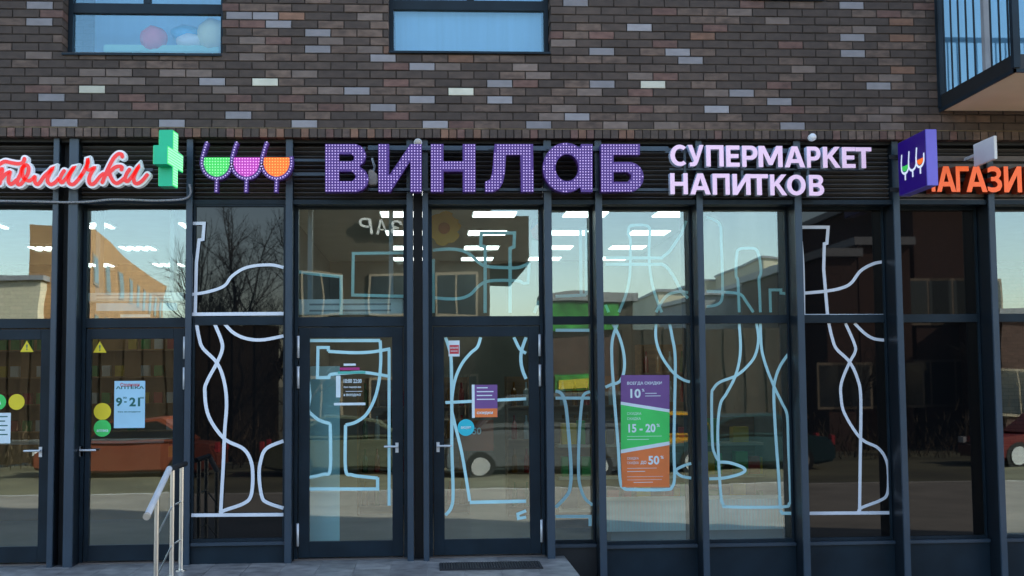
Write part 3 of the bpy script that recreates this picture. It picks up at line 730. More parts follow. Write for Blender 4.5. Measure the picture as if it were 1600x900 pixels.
# two-line pinkish lettering
c0 = P(1200, 306, -0.1)
sp = thing('letter_sign', (c0.x, 0, c0.z), 'two-line pinkish white block letters reading a drinks supermarket', 'sign')
def ell(cx_, cy_, rx, ry, a0, a1, n): return [(cx_+rx*math.cos(math.radians(a0+(a1-a0)*i/n)), cy_+ry*math.sin(math.radians(a0+(a1-a0)*i/n))) for i in range(n+1)]
tX, tY = 0.25, 0.19
ALPHA = {
    'П': [[(0, 0), (tX, 0), (tX, 1-tY), (1-tX, 1-tY), (1-tX, 0), (1, 0), (1, 1), (0, 1)]],
    'Н': [[(0, 0), (tX, 0), (tX, .40), (1-tX, .40), (1-tX, 0), (1, 0), (1, 1), (1-tX, 1), (1-tX, .59), (tX, .59), (tX, 1), (0, 1)]],
    'Е': [[(0, 0), (1, 0), (1, tY), (.32, tY), (.32, .41), (.92, .41), (.92, .60), (.32, .60), (.32, 1-tY), (1, 1-tY), (1, 1), (0, 1)]],
    'Г': [[(0, 0), (.30, 0), (.30, 1-tY), (1, 1-tY), (1, 1), (0, 1)]],
    'Т': [[(.36, 0), (.64, 0), (.64, 1-tY), (1, 1-tY), (1, 1), (0, 1), (0, 1-tY), (.36, 1-tY)]],
    'И': [[(0, 0), (.26, 0), (.75, .66), (.75, 0), (1, 0), (1, 1), (.75, 1), (.25, .36), (.25, 1), (0, 1)]],
    'М': [[(0, 0), (.19, 0), (.19, .68), (.42, .10), (.58, .10), (.81, .68), (.81, 0), (1, 0), (1, 1), (.75, 1), (.5, .40), (.25, 1), (0, 1)]],
    'А': [[(0, 0), (.24, 0), (.31, .21), (.69, .21), (.76, 0), (1, 0), (.64, 1), (.36, 1)], [(.375, .39), (.625, .39), (.5, .77)]],
    'К': [[(0, 0), (.25, 0), (.25, .40), (.33, .46), (.70, 0), (1, 0), (.53, .56), (.97, 1), (.67, 1), (.25, .60), (.25, 1), (0, 1)]],
    'У': [[(0, 1), (.28, 1), (.52, .46), (.73, 1), (1, 1), (.64, .20), (.55, .07), (.40, 0), (.12, 0), (.12, .18), (.30, .18), (.38, .26)]],
    'Р': [[(0, 0), (.27, 0), (.27, .34), (.55, .34)]+ell(.60, .67, .40, .33, -80, 80, 8)+[(.55, 1), (0, 1)], [(.27, .52), (.54, .52), (.68, .58), (.71, .67), (.68, .77), (.54, .82), (.27, .82)]],
    'В': [[(0, 0), (.58, 0)]+ell(.62, .28, .38, .28, -80, 55, 6)+[(.80, .53)]+ell(.60, .755, .34, .245, -50, 80, 6)+[(.55, 1), (0, 1)], [(.26, .18), (.56, .18), (.70, .24), (.70, .35), (.56, .42), (.26, .42)], [(.26, .60), (.53, .60), (.65, .66), (.65, .76), (.53, .82), (.26, .82)]],
    'С': [ell(.56, .5, .56, .5, 48, 312, 22)+ell(.58, .5, .31, .315, 308, 52, 18)],
    'О': [ell(.5, .5, .5, .5, 0, 345, 23), ell(.5, .5, .26, .31, 0, 345, 23)],
    'З': [[(.02, .22), (.05, .06), (.25, .0), (.55, 0), (.85, .07), (1, .24), (.96, .42), (.78, .53), (.92, .63), (.96, .78), (.83, .93), (.58, 1), (.30, 1), (.06, .93), (.06, .76), (.30, .81), (.52, .81), (.66, .75), (.64, .64), (.50, .59), (.26, .59), (.26, .43), (.52, .43), (.68, .36), (.70, .27), (.62, .21), (.48, .18), (.26, .18)]]}
def word(chars, spans, ya, yb, sx, sy, zoom, root, yf, yk, face, side, bold):
    for ch, (a, b) in zip(chars, spans):
        ax, bx_ = sx+a/zoom, sx+b/zoom; t = (ax-sx-spans[0][0]/zoom)/((spans[-1][1]-spans[0][0])/zoom)
        y0 = ya[0]+(ya[1]-ya[0])*t; y1 = yb[0]+(yb[1]-yb[0])*t
        p0 = P(ax, y1, yf); p1 = P(bx_, y0, yf)
        mp = lambda e: [[(p0.x+e+q[0]*(p1.x-p0.x-2*e), p0.z+e+q[1]*(p1.z-p0.z-2*e)) for q in L] for L in ALPHA[ch]]
        o = link('letter', poly_mesh(mp(0), yf+0.002, yk, [side]), root)
        link('face', poly_mesh(mp(0.0012), yf, yf+0.0018, [face]), o)
word('СУПЕРМАРКЕТ', [(190, 295), (300, 398), (415, 522), (540, 622), (640, 735), (742, 890), (905, 1030), (1045, 1128), (1145, 1252), (1265, 1345), (1350, 1446)], (226, 230.5), (259.5, 263), 1000, 190, 4, sp, -0.10, -0.01, M['pinkletter'], M['pinkside'], 0.04)
word('НАПИТКОВ', [(190, 298), (315, 440), (455, 560), (580, 690), (692, 800), (815, 918), (920, 1035), (1058, 1150)], (270.5, 273.5), (303.5, 306), 1000, 190, 4, sp, -0.10, -0.01, M['pinkletter'], M['pinkside'], 0.04)
for pxx in (1070, 1159, 1262): MB().box(PX(pxx, 0, 260)-.012, PX(pxx, 0, 260)+.012, -0.008, 0.03, PZ(300, 0, 1200), PZ(232, 0, 1200)).build('bracket', M['navy2'], sp)
# orange word on the neighbouring shop
c0 = P(1530, 302, -0.06)
og = thing('letter_sign', (c0.x, 0, c0.z), 'orange block letters on the shop beside the violet blade sign', 'sign')
word('МАГАЗИН', [(690, 850), (868, 1022), (1028, 1130), (1112, 1280), (1285, 1402), (1425, 1565), (1600, 1740)], (259.5, 260), (299.5, 301), 1300, 190, 5.29, og, -0.04, 0.10, M['orangeletter'], M['orangeside'], 0.045)
MB().box(PX(1445, 0.11), PX(1640, 0.11), 0.101, 0.13, PZ(284, .11, 1500), PZ(278, .11, 1500)).build('bracket', M['black'], og)

# script lettering of the pharmacy
c0 = P(60, 296, -0.1)
sc = thing('script_sign', (c0.x, 0, c0.z), 'red cursive lettering with white outline above the pharmacy doors', 'sign')
Zm = 12.0
def s1(L): return [(a/Zm, 225+b/Zm) for a, b in L]
def s2(L): return [(120+a/Zm, 225+b/Zm) for a, b in L]
scr = [
    [s1([(-280, 470), (-300, 400), (-370, 420), (-430, 560), (-420, 720), (-350, 770), (-250, 700), (-170, 600)])],
    [s1([(-30, 400), (20, 365), (100, 330), (200, 350), (320, 370), (400, 365), (445, 335), (462, 275)]), s1([(-170, 600), (-110, 500), (-130, 620), (-140, 740)]), s1([(-135, 660), (-60, 540), (45, 470), (25, 600), (0, 740)]), s1([(5, 690), (80, 600), (140, 550), (190, 530), (172, 600), (165, 700), (200, 755), (260, 730), (310, 680)])],
    [s1([(480, 398), (420, 450), (390, 560), (330, 690), (340, 755), (390, 755), (450, 690), (520, 570), (540, 470), (520, 410), (480, 398), (430, 470), (430, 600), (480, 670), (560, 690), (620, 650)])],
    [s1([(620, 650), (655, 620), (655, 700), (690, 755), (740, 735), (840, 600), (920, 530), (985, 465), (935, 560), (895, 650), (905, 720), (960, 760), (1040, 720), (1105, 650)])],
    [s1([(1205, 505), (1150, 590), (1125, 680), (1165, 722), (1240, 650), (1330, 520), (1385, 450), (1320, 560), (1285, 680), (1310, 748), (1380, 755), (1460, 680), (1550, 560)])],
    [s2([(60, 640), (150, 490), (190, 410), (215, 350), (208, 300), (200, 400), (195, 465), (240, 490), (330, 450), (275, 540), (235, 640), (240, 725), (285, 758), (350, 720), (440, 610), (500, 560)])],
    [s2([(855, 240), (840, 192), (770, 195), (690, 275), (600, 440), (530, 600), (480, 720)]), s2([(580, 570), (640, 510), (720, 440), (800, 420), (848, 435), (838, 482)]), s2([(620, 560), (650, 640), (700, 715), (760, 738), (830, 700), (900, 640)])],
    [s2([(990, 480), (940, 555), (905, 650), (930, 700), (980, 680), (1060, 580), (1160, 430), (1110, 530), (1070, 640), (1090, 730), (1150, 740), (1230, 690), (1320, 580)])]]
YS = -0.10
for strokes in scr:
    back = MB(); face = MB()
    for i, st_ in enumerate(strokes):
        q = [(P(a, b, YS).x, P(a, b, YS).z) for a, b in crom(st_, 6)]
        for mbx, r, ya, yb in ((back, 0.036, YS, YS+0.08), (face, 0.0165, YS-0.012, YS)):
            # round-ended strokes: a flat ribbon with discs at both ends
            y0 = ya-i*0.0007; ribbon(mbx, q, r, y0, yb-i*0.0007)
            for e, sgn in ((q[0], 1), (q[-1], 2)):
                poly = [(e[0]+r*math.cos(t*math.pi/6), e[1]+r*math.sin(t*math.pi/6)) for t in range(12)]
                mbx.prism(poly, y0+0.0003*sgn, yb-0.0003*sgn)
    lt = back.build('letter', M['whiteletter'], sc); face.build('face', M['redletter'], lt)
MB().box(PX(-40, 0.0), PX(235, 0.0), -0.019, 0.02, PZ(268, 0.0, 120), PZ(263, 0.0, 120)).build('bracket', M['navy2'], sc)

# green cross
cr = thing('pharmacy_cross', (-2.37, -0.05, 3.47), 'bright green lit pharmacy cross standing out from the facade', 'sign')
u = 0.172
def cross_poly(o=0.0): return [(-1.5*u+o, -.5*u+o), (-.5*u+o, -.5*u+o), (-.5*u+o, -1.5*u+o), (.5*u-o, -1.5*u+o), (.5*u-o, -.5*u+o), (1.5*u-o, -.5*u+o), (1.5*u-o, .5*u-o), (.5*u-o, .5*u-o), (.5*u-o, 1.5*u-o), (-.5*u+o, 1.5*u-o), (-.5*u+o, .5*u-o), (-1.5*u+o, .5*u-o)]
Rz = Matrix.Translation((PX(262, -0.45, 250), -0.42, PZ(247, -0.5, 262))) @ Matrix.Rotation(math.radians(-4.5), 4, 'Z')
def placed(o, mtx, parent):
    o.matrix_basis = mtx; par(o, parent); return o
body = placed(MB().prism(cross_poly(), -0.062, 0.062, axis='x').build('casing', M['crossside']), Rz, cr)
fb = MB()
for sx_, x0_, x1_ in ((1, 0.0622, 0.066), (-1, -0.066, -0.0622)): fb.prism(cross_poly(0.006), x0_, x1_, axis='x')
placed(fb.build('lit_face', M['crossface']), Rz, cr)
dm = MB(); pit = u/7
for i in range(-11, 11):
    for j in range(-11, 11):
        a, b = (i+.5)*pit, (j+.5)*pit
        if (abs(a) < .5*u and abs(b) < 1.5*u) or (abs(b) < .5*u and abs(a) < 1.5*u): dm.box(0.0662, 0.0685, a-.0075, a+.0075, b-.0075, b+.0075)
o = placed(dm.build('bulbs', M['crossdot']), Rz, cr); o['kind'] = 'stuff'
MB().box(PX(278, -.1, 250)-.02, PX(278, -.1, 250)+.02, -0.2, 0.36, PZ(255, -.1), PZ(240, -.1)).build('bracket', M['grey'], cr)

# violet blade sign
xs_ = PX(1404, -0.10, 260)
zt_, zb_ = PZ(224, -0.10, 1404), PZ(307, -0.10, 1404)
bl = thing('blade_sign', (xs_, -0.1, zb_), 'violet box sign with three small glasses jutting from the facade', 'sign')
MB().box(xs_, xs_+0.105, -0.80, -0.10, zb_, zt_).build('casing', M['violetside'], bl, bevel=0.004)
fc = MB().box(xs_-0.004, xs_-0.0005, -0.795, -0.105, zb_+.005, zt_-.005).build('lit_face', M['violet'], bl)
zc_ = (zb_+zt_)/2
M['whiteprint'] = emit_mat('lit_white_print', (0.75, 0.8, 0.9), 0.4)
def yz_ribbon(mb, pts, hw_, x0, x1):
    t = MB(); ribbon(t, pts, hw_, x0, x1); k = len(mb.v)
    mb.v += [(v[1], v[0], v[2]) for v in t.v]; mb.f += [tuple(i+k for i in f) for f in t.f]; mb.mi += t.mi
lm = MB(); cols = ((0.19, 'ledgreen'), (0, 'purple'), (-0.19, 'ledorange'))
for i, (dy, mk_) in enumerate(cols):
    yc = -0.45-0.02+dy
    pts = [(yc+0.075, zc_+0.13), (yc+0.093, zc_+0.05), (yc+0.092, zc_)]+[(yc+0.093*math.cos(math.radians(t)), zc_-0.005-0.06*math.sin(math.radians(t))) for t in range(15, 180, 15)]+[(yc-0.093, zc_+0.05)]
    yz_ribbon(lm, pts, 0.011, xs_-0.0062-i*.0004, xs_-0.0042); yz_ribbon(lm, [(yc, zc_-0.065), (yc, zc_-0.13)], 0.013, xs_-0.0068, xs_-0.0042)
    hp = [(yc+0.080*math.cos(math.radians(t)), zc_+0.01-0.055*math.sin(math.radians(t))) for t in range(0, 181, 15)]
    MB().prism(hp, xs_-0.0055, xs_-0.0043, axis='x').build('bowl', M[mk_], bl)
lm.build('emblem', M['whiteprint'], bl)
br = MB()
for zz in (zt_-0.12, zb_+0.08): br.box(xs_+0.03, xs_+0.06, -0.10, 0.07, zz-.012, zz+.012); br.box(xs_-.06, xs_+.06, -0.02, 0.0, zz-.02, zz+.02)
br.build('bracket', M['black'], bl)
# blank white blade sign
x2 = PX(1521, -0.10, 240); za, zz_ = PZ(226, -0.10, 1521), PZ(261, -0.10, 1521)
wb = thing('blank_sign', (x2, -0.1, zz_), 'small blank white square sign jutting out above orange letters', 'sign')
MB().box(x2, x2+0.03, -0.56, -0.10, zz_, za).build('casing', M['white'], wb, bevel=0.004)
MB().box(x2+0.003, x2+0.027, -0.10, 0.14, zz_+.10, zz_+.13).build('bracket', M['alu'], wb)

# cable, cameras, lamp
pts = [(-60, 314), (0, 314), (60, 315), (105, 316), (140, 315), (170, 312), (200, 312), (240, 313.5), (280, 312), (294, 308), (298, 300), (296, 288)]
q = [tuple(P(a, b, 0.03)) for a, b in crom(pts, 5)]
tag(MB().path(q, 0.011, 8).build('cable', M['grey'], None, smooth=True), 'thin grey conduit running under the red cursive sign', 'cable')
def dome(name, px, py, Y, r, mat, lbl):
    c = P(px, py, Y); t = thing(name, tuple(c), lbl, 'camera')
    mb = MB(); n = 12
    for i in range(5):
        a = i*math.pi/2/5; a2 = (i+1)*math.pi/2/5
        mb.tube((c.x, c.y-r*math.sin(a), c.z), (c.x, c.y-r*math.sin(a2), c.z), r*math.cos(a), max(1e-4, r*math.cos(a2)), n=n, caps=False)
    mb.build('dome', mat, t, smooth=True)
    MB().tube((c.x, c.y, c.z), (c.x, c.y+0.05, c.z), r*1.15, n=16).build('base', M['white'], t)
dome('security_camera', 1270, 214, -0.055, 0.032, M['white'], 'tiny white dome camera on the soldier brick course')
dome('security_camera', 653, 223, -0.0, 0.035, M['beige'], 'small beige dome camera between paired mullions above purple letters')
c = P(582, 276, 0.0)
fl = thing('wall_lamp', tuple(c), 'small beige shielded lamp tucked between two purple letters', 'lamp')
MB().prism([(c.x-.035, c.z-.08), (c.x+.045, c.z-.075), (c.x+.05, c.z+.02), (c.x-.01, c.z+.075), (c.x-.04, c.z+.06)], 0.0, 0.12).build('shade', M['beige'], fl, bevel=0.008)
MB().path([(c.x, 0.1, c.z+.06), (c.x+.015, 0.14, c.z+.12), (c.x-.01, 0.16, c.z+.2), (c.x, 0.3, c.z+.24)], 0.012).build('arm', M['alu'], fl)

# ------------------------------------------------------------------ posters and stickers on the glass
def poster(name, lbl, p0, p1, Y, colr, cat='poster', th=0.0012):
    a = P(p0[0], p1[1], Y); b = P(p1[0], p0[1], Y)
    t = thing(name, (a.x, Y, a.z), lbl, cat)
    MB().box(a.x, b.x, Y-th, Y, a.z, b.z).build('sheet', colr, t); return t
def pbar(t, p0, p1, Y, mat, name='print'):
    a = P(p0[0], p1[1], Y); b = P(p1[0], p0[1], Y); return MB().box(a.x, b.x, Y-0.0006, Y, a.z, b.z).build(name, mat, t)
def ptext(t, s, p0, p1, Y, mat, bold=0.02):
    a = P(p0[0], p1[1], Y); b = P(p1[0], p0[1], Y); return text_obj('print', s, a.x, b.x, a.z, b.z, Y-0.0006, Y, mat, t, bold)
def pm(n, c): return noise_mat(n, c, rough=0.5, var=0.05)
M['p_blue'] = pm('poster_pale_blue', (0.42, 0.70, 0.84)); M['p_dgreen'] = pm('ink_dark_green', (0.01, 0.13, 0.11)); M['p_red'] = pm('ink_red', (0.62, 0.05, 0.06))
M['p_green'] = pm('ink_green', (0.06, 0.66, 0.13)); M['p_orange'] = pm('ink_orange', (0.86, 0.21, 0.05)); M['p_purple'] = pm('ink_purple', (0.19, 0.08, 0.27)); M['p_yellow'] = pm('ink_yellow', (0.86, 0.66, 0.02))
M['p_cyan'] = pm('ink_cyan', (0.03, 0.55, 0.66)); M['p_brown'] = pm('ink_rust', (0.30, 0.07, 0.03)); M['p_white'] = pm('ink_white', (0.75, 0.85, 0.87)); M['p_magenta'] = pm('ink_magenta', (0.45, 0.03, 0.20)); M['p_teal'] = pm('ink_teal', (0.10, 0.5, 0.42))
YO = YD-0.001+0.006      # outer face of the door glass
t = poster('opening_hours_poster', 'pale blue opening hours poster reading 9-21 on pharmacy door', (178, 595), (227, 669), YO-.0005, M['p_blue'])
ptext(t, 'АПТЕКА', (181, 603), (225, 608), YO-.0022, M['p_dgreen'], 0.03); ptext(t, 'Столички', (188, 598), (218, 604), YO-.0030, M['p_red'], 0.02)
ptext(t, '9', (181, 621), (191, 635), YO-.0022, M['p_dgreen'], 0.035); ptext(t, '00', (192, 620), (198, 623), YO-.0022, M['p_dgreen']); ptext(t, '-', (194, 627), (198, 629), YO-.0022, M['p_dgreen'])
ptext(t, '21', (202, 621), (219, 635), YO-.0022, M['p_dgreen'], 0.035); ptext(t, '00', (219, 620), (225, 623), YO-.0022, M['p_dgreen']); ptext(t, 'без выходных', (184, 642), (220, 645), YO-.0022, M['p_dgreen'])
def disc_sticker(px, py, r, mat, lbl, Y=YO-.0005, group=None, letters=None):
    c = P(px, py, Y); rr = r*12.5/F
    t = thing('round_sticker', tuple(c), lbl, 'sticker', group)
    MB().prism([(c.x+rr*math.cos(k*math.pi/14), c.z+rr*math.sin(k*math.pi/14)) for k in range(28)], Y-.0012, Y).build('disc', mat, t)
    if letters: ptext(t, letters[0], letters[1], letters[2], Y-.0016, M['p_white'])
disc_sticker(160, 643, 13, M['p_yellow'], 'yellow round sticker just above green one beside pharmacy hours poster')
disc_sticker(160, 669, 13, M['p_green'], 'green round sticker below yellow one beside pharmacy hours poster', letters=('аптека', (151, 671), (169, 675)))
disc_sticker(26, 628, 12, M['p_yellow'], 'yellow round sticker on the pharmacy door with the white notice')
disc_sticker(-3, 628, 12, M['p_green'], 'green round sticker on the pharmacy door with the white notice', letters=('А', (-6, 624), (2, 632)))
def tri_sticker(px, py, r, lbl):
    a, b, c_ = P(px, py-r, YO), P(px-r*1.05, py+r*.8, YO), P(px+r*1.05, py+r*.8, YO)
    t = thing('warning_sticker', tuple(b), lbl, 'sticker')
    MB().prism([(a.x, a.z), (b.x, b.z), (c_.x, c_.z)], YO-.0017, YO-.0005).build('triangle', M['p_yellow'], t)
    ptext(t, '!', (px-1.2, py-4), (px+1.2, py+5), YO-.0021, M['p_dgreen'])
tri_sticker(156, 543, 10, 'yellow triangle warning sticker on door with pale blue hours poster')
tri_sticker(42, 542, 10, 'yellow triangle warning sticker on pharmacy door with white notice')
t = poster('notice', 'white paper notice low on the pharmacy door glass', (-12, 645), (17, 693), YO-.0005, M['p_white'], 'notice')
for k in range(5): pbar(t, (-8, 650+k*7), (12-(k % 2)*4, 652+k*7), YO-.0019, M['p_dgreen'])
# hours board on the left drinks-shop door (white print straight on the glass)
YIN = YD-0.0044
t = thing('hours_print', tuple(P(546, 634, YIN)), 'white and coloured opening hours print on drinks shop door glass', 'notice')
def cut(Y, p0, p1, mat): return pbar(t, p0, p1, Y, mat)
pbar(t, (537, 568), (556, 571.5), YIN, M['p_white']); pbar(t, (531, 574), (562, 578.5), YIN, M['p_magenta']); pbar(t, (528, 580), (571, 584), YIN, M['p_teal'])
ptext(t, '10:00', (537, 592), (550, 598.5), YIN, M['p_white']); ptext(t, '22:00', (552, 592), (565, 598.5), YIN, M['p_white'])
ptext(t, 'без перерыва', (537, 603), (564, 607), YIN, M['p_white']); ptext(t, 'и выходных', (537, 615), (564, 620), YIN, M['p_white']); pbar(t, (540, 611), (566, 612), YIN, M['p_white'])
pbar(t, (525, 587), (532, 621), YIN, M['p_white']); pbar(t, (522, 629), (571, 633.5), YIN, M['p_white'])
# right door
YIO = YO-.0005
t = poster('notice', 'small red and white notice at the top of glass door', (701, 532), (718, 557), YIO, M['p_white'], 'notice')
pbar(t, (702.5, 539), (717, 553), YIO-.0014, M['p_red']); ptext(t, 'ВНИМАНИЕ', (703.5, 542), (716, 545), YIO-.0022, M['p_white']); pbar(t, (704, 548), (715, 549), YIO-.0022, M['p_white'])
t = poster('notice_board', 'purple and orange notice on glass door above round cyan sticker', (739, 601), (777, 652), YIN+.004, M['p_purple'], 'notice')
pbar(t, (739, 638), (777, 652), YIN+.0025, M['p_orange']); pbar(t, (737.5, 601), (741.5, 653), YIN+.0018, M['p_white'])
for k, wd in enumerate((17, 26, 24, 28)): pbar(t, (745, 605+k*6), (745+wd, 606.8+k*6), YIN+.0024, M['p_white'])
ptext(t, 'скидки', (745, 643), (770, 648), YIN+.0015, M['p_white'])
disc_sticker(728, 668, 13, M['p_cyan'], 'round cyan sticker on glass door below purple notice', letters=('акция', (720, 666), (736, 671)))
t = poster('rust_poster', 'rust coloured poster deep inside the door behind cyan sticker', (717, 656), (771, 705), YD+0.25, M['p_brown'], 'poster')
ptext(t, '50', (738, 668), (752, 679), YD+0.248, M['p_white'])
# discount poster
YPO = YW-0.002
t = thing('discount_poster', tuple(P(970, 762, YPO)), 'tall purple, green and orange discount poster framed by taped bottle outline', 'poster')
def ppoly(t, pts, Y, mat, name='panel'):
    return MB().prism([(P(a, b, Y).x, P(a, b, Y).z) for a, b in pts], Y-.0012, Y).build(name, mat, t)
ppoly(t, [(970, 586), (1046, 586), (1046, 640), (970, 628)], YPO, M['p_purple']); ppoly(t, [(970, 632), (1046, 644), (1046, 690), (970, 703)], YPO, M['p_green']); ppoly(t, [(970, 708), (1046, 695), (1046, 761), (972, 761)], YPO, M['p_orange'])
ppoly(t, [(970, 627.6), (1046, 639.6), (1046, 644.4), (970, 632.4)], YPO-.0016, M['p_white']); ppoly(t, [(970, 702.6), (1046, 689.6), (1046, 695.4), (970, 708.4)], YPO-.0016, M['p_white'])
YQ = YPO-.0018
ptext(t, 'ВСЕГДА СКИДКИ', (980, 596), (1034, 602), YQ, M['p_white']); ptext(t, '10', (985, 607.5), (1001, 622), YQ, M['p_white'], 0.03); ptext(t, '%', (1003, 607.5), (1007, 612), YQ, M['p_white'])
ptext(t, '15 - 20', (982, 662), (1024, 676), YQ, M['p_white'], 0.03); ptext(t, '%', (1026, 662), (1031, 667), YQ, M['p_white'])
ptext(t, '50', (1013, 712), (1030, 726), YQ, M['p_white'], 0.03); ptext(t, '%', (1032, 712), (1037, 717), YQ, M['p_white']); ptext(t, 'ДО', (1001, 720), (1010, 726), YQ, M['p_white'])
for (a, b, c_) in ((980, 1002, 644), (980, 1001, 652), (980, 998, 714), (980, 998, 721)): ptext(t, 'СКИДКА', (a, c_), (b, c_+5), YQ, M['p_white'], 0.0)
for k, (a, b, c_) in enumerate(((1008, 1026, 614), (1008, 1032, 618), (980, 1034, 681), (980, 1014, 686), (980, 1026, 731), (980, 1008, 736), (980, 1036, 744), (980, 1034, 749), (990, 1020, 753))): pbar(t, (a, c_), (b, c_+1.2), YQ, M['p_white'])

# ------------------------------------------------------------------ railing and mat
rl = thing('handrail', (-2.245, -0.3, 0), 'stainless steel handrail with dark top grip beside the pharmacy door', 'handrail')
posts = [(-2.245, -0.30, 0.0, 0.93), (-2.245, -0.72, 0.0, 0.93), (-2.245, -1.36, -0.15, 0.76)]
for (x, y, z0, z1) in posts:
    p_ = MB().tube((x, y, z0), (x, y, z1), 0.021, n=14).build('post', M['steel'], rl, smooth=False)
    MB().tube((x, y, z0), (x, y, z0+0.012), 0.05, n=16).build('foot_plate', M['steel'], p_)
MB().path([(-2.245, -0.12, 0.95), (-2.245, -0.86, 0.95)], 0.024, 12).build('grip', M['black'], rl)
MB().path([(-2.245, -0.86, 0.952), (-2.245, -1.72, 0.64)], 0.027, 12).build('sloping_grip', M['alu'], rl)
MB().tube((-2.245, -1.72, 0.64), (-2.245, -1.75, 0.63), 0.029, n=12).build('end_cap', M['beige'], rl)
for h in (0.28, 0.62):
    MB().path([(-2.245, -0.30, h), (-2.245, -0.72, h), (-2.245, -1.36, h-0.19)], 0.008, 8).build('cross_bar', M['steel'], rl)
mm = thing('door_mat', (0.5, -0.35, 0), 'ribbed black rubber mat in front of the right glass door', 'mat')
a = P(684, 891, 0); 
M['rubber'] = noise_mat('black_rubber', (0.018, 0.017, 0.018), rough=0.7, var=0.3, scale=30)
MB().box(0.09, 1.02, -0.60, -0.16, 0.001, 0.010).build('base', M['rubber'], mm)
rb = MB()
for i in range(38): rb.box(0.10+i*0.0242, 0.112+i*0.0242, -0.59, -0.17, 0.0101, 0.016)
for j in range(12): rb.box(0.10, 1.01, -0.585+j*0.036, -0.575+j*0.036, 0.0102, 0.0145)
rb.build('ribs', M['rubber'], mm)['kind'] = 'stuff'

# ------------------------------------------------------------------ balcony
M['soffit'] = noise_mat('tan_soffit', (0.86, 0.66, 0.46), rough=0.7, var=0.06, scale=2)
xb = PX(1466, 0, 150); zb_ = PZ(171, 0, 1470)
bal = thing('balcony', (xb+1.2, 0, zb_), 'projecting balcony with dark vertical railing bars and tan underside', 'balcony')
MB().box(xb+0.02, xb+2.6, -1.62, 0.0, zb_-0.012, zb_+0.002).build('soffit', M['soffit'], bal)
MB().box(xb, xb+2.62, -1.64, -0.002, zb_+0.0025, zb_+0.13).build('slab', M['black'], bal)
MB().box(xb, xb+0.02, -1.64, -0.002, zb_-0.03, zb_+0.002).box(xb, xb+2.62, -1.64, -1.62, zb_-0.03, zb_+0.002).build('edge_strip', M['navy'], bal)
bar_me = MB().box(-0.007, 0.007, -0.007, 0.007, 0, 1.12).mesh('bar', M['navy'])
for i in range(9):
    o = link('bar', bar_me); o.location = (xb+0.02, -0.14-i*0.172, zb_+0.13); par(o, bal)
for i in range(22):
    o = link('bar', bar_me); o.location = (xb+0.06+i*0.116, -1.625, zb_+0.13); par(o, bal)
MB().box(xb-0.006, xb+0.046, -1.65, 0.0, zb_+1.25, zb_+1.30).box(xb+0.046, xb+2.62, -1.65, -1.60, zb_+1.25, zb_+1.30).build('top_rail', M['navy'], bal)
MB().box(xb-0.008, xb+0.05, -0.07, 0.0, zb_+0.01, zb_+2.6).build('post', M['navy'], bal); MB().box(xb-0.008, xb+0.05, -1.66, -1.60, zb_+0.01, zb_+2.6).build('post', M['navy'], bal)
MB().box(xb-0.005, xb+0.045, -1.1, -1.03, zb_+0.13, zb_+1.25).build('post', M['grey'], bal)
# the rooms and the street
# ------------------------------------------------------------------ behind the glass
CZ = 3.94
M['ceil'] = noise_mat('white_ceiling_board', (0.62, 0.63, 0.62), rough=0.9, var=0.05, scale=3)
M['floor_in'] = noise_mat('shop_floor_tile', (0.42, 0.39, 0.33), rough=0.25, var=0.1, scale=2)
M['wall_drink'] = noise_mat('shop_wall', (0.13, 0.14, 0.125), rough=0.8, var=0.2, scale=1)
M['wall_pharm'] = noise_mat('caramel_pharmacy_wall', (0.50, 0.27, 0.10), rough=0.7, var=0.2, scale=1)
M['wood'] = noise_mat('brown_wood', (0.24, 0.13, 0.06), rough=0.5, var=0.3, scale=3, stretch=(1, 1, 8))
M['tubelight'] = emit_mat('lit_ceiling_tube', (0.95, 1.0, 0.98), 3.6, base=(0.8, 0.8, 0.8))
XP = PX(372, 0.6)       # partition between the two shops
XR = fins['10'][1]+0.02
floor = struct(MB().box(-14, 14, 0.40, 12.0, -0.2, -0.002).build('shop_floor', M['floor_in']))
struct(MB().box(-14, 14, 0.45, 12.0, CZ, CZ+0.06).build('shop_ceiling', M['ceil']))
struct(MB().box(-14, XP-0.06, 7.6, 7.7, 0, CZ-.002).build('pharmacy_back_wall', M['wall_pharm']))
struct(MB().box(XP+0.06, XR+.1, 11.5, 11.6, 0, CZ-.002).build('shop_back_wall', M['wall_drink']))
struct(MB().box(XP-0.05, XP+0.05, 0.42, 11.6, 0, CZ-.002).build('partition_wall', M['wall_drink']))
struct(MB().box(XR+0.11, XR+0.2, 0.72, 11.6, 0, CZ-.002).build('side_wall', M['wall_drink']))
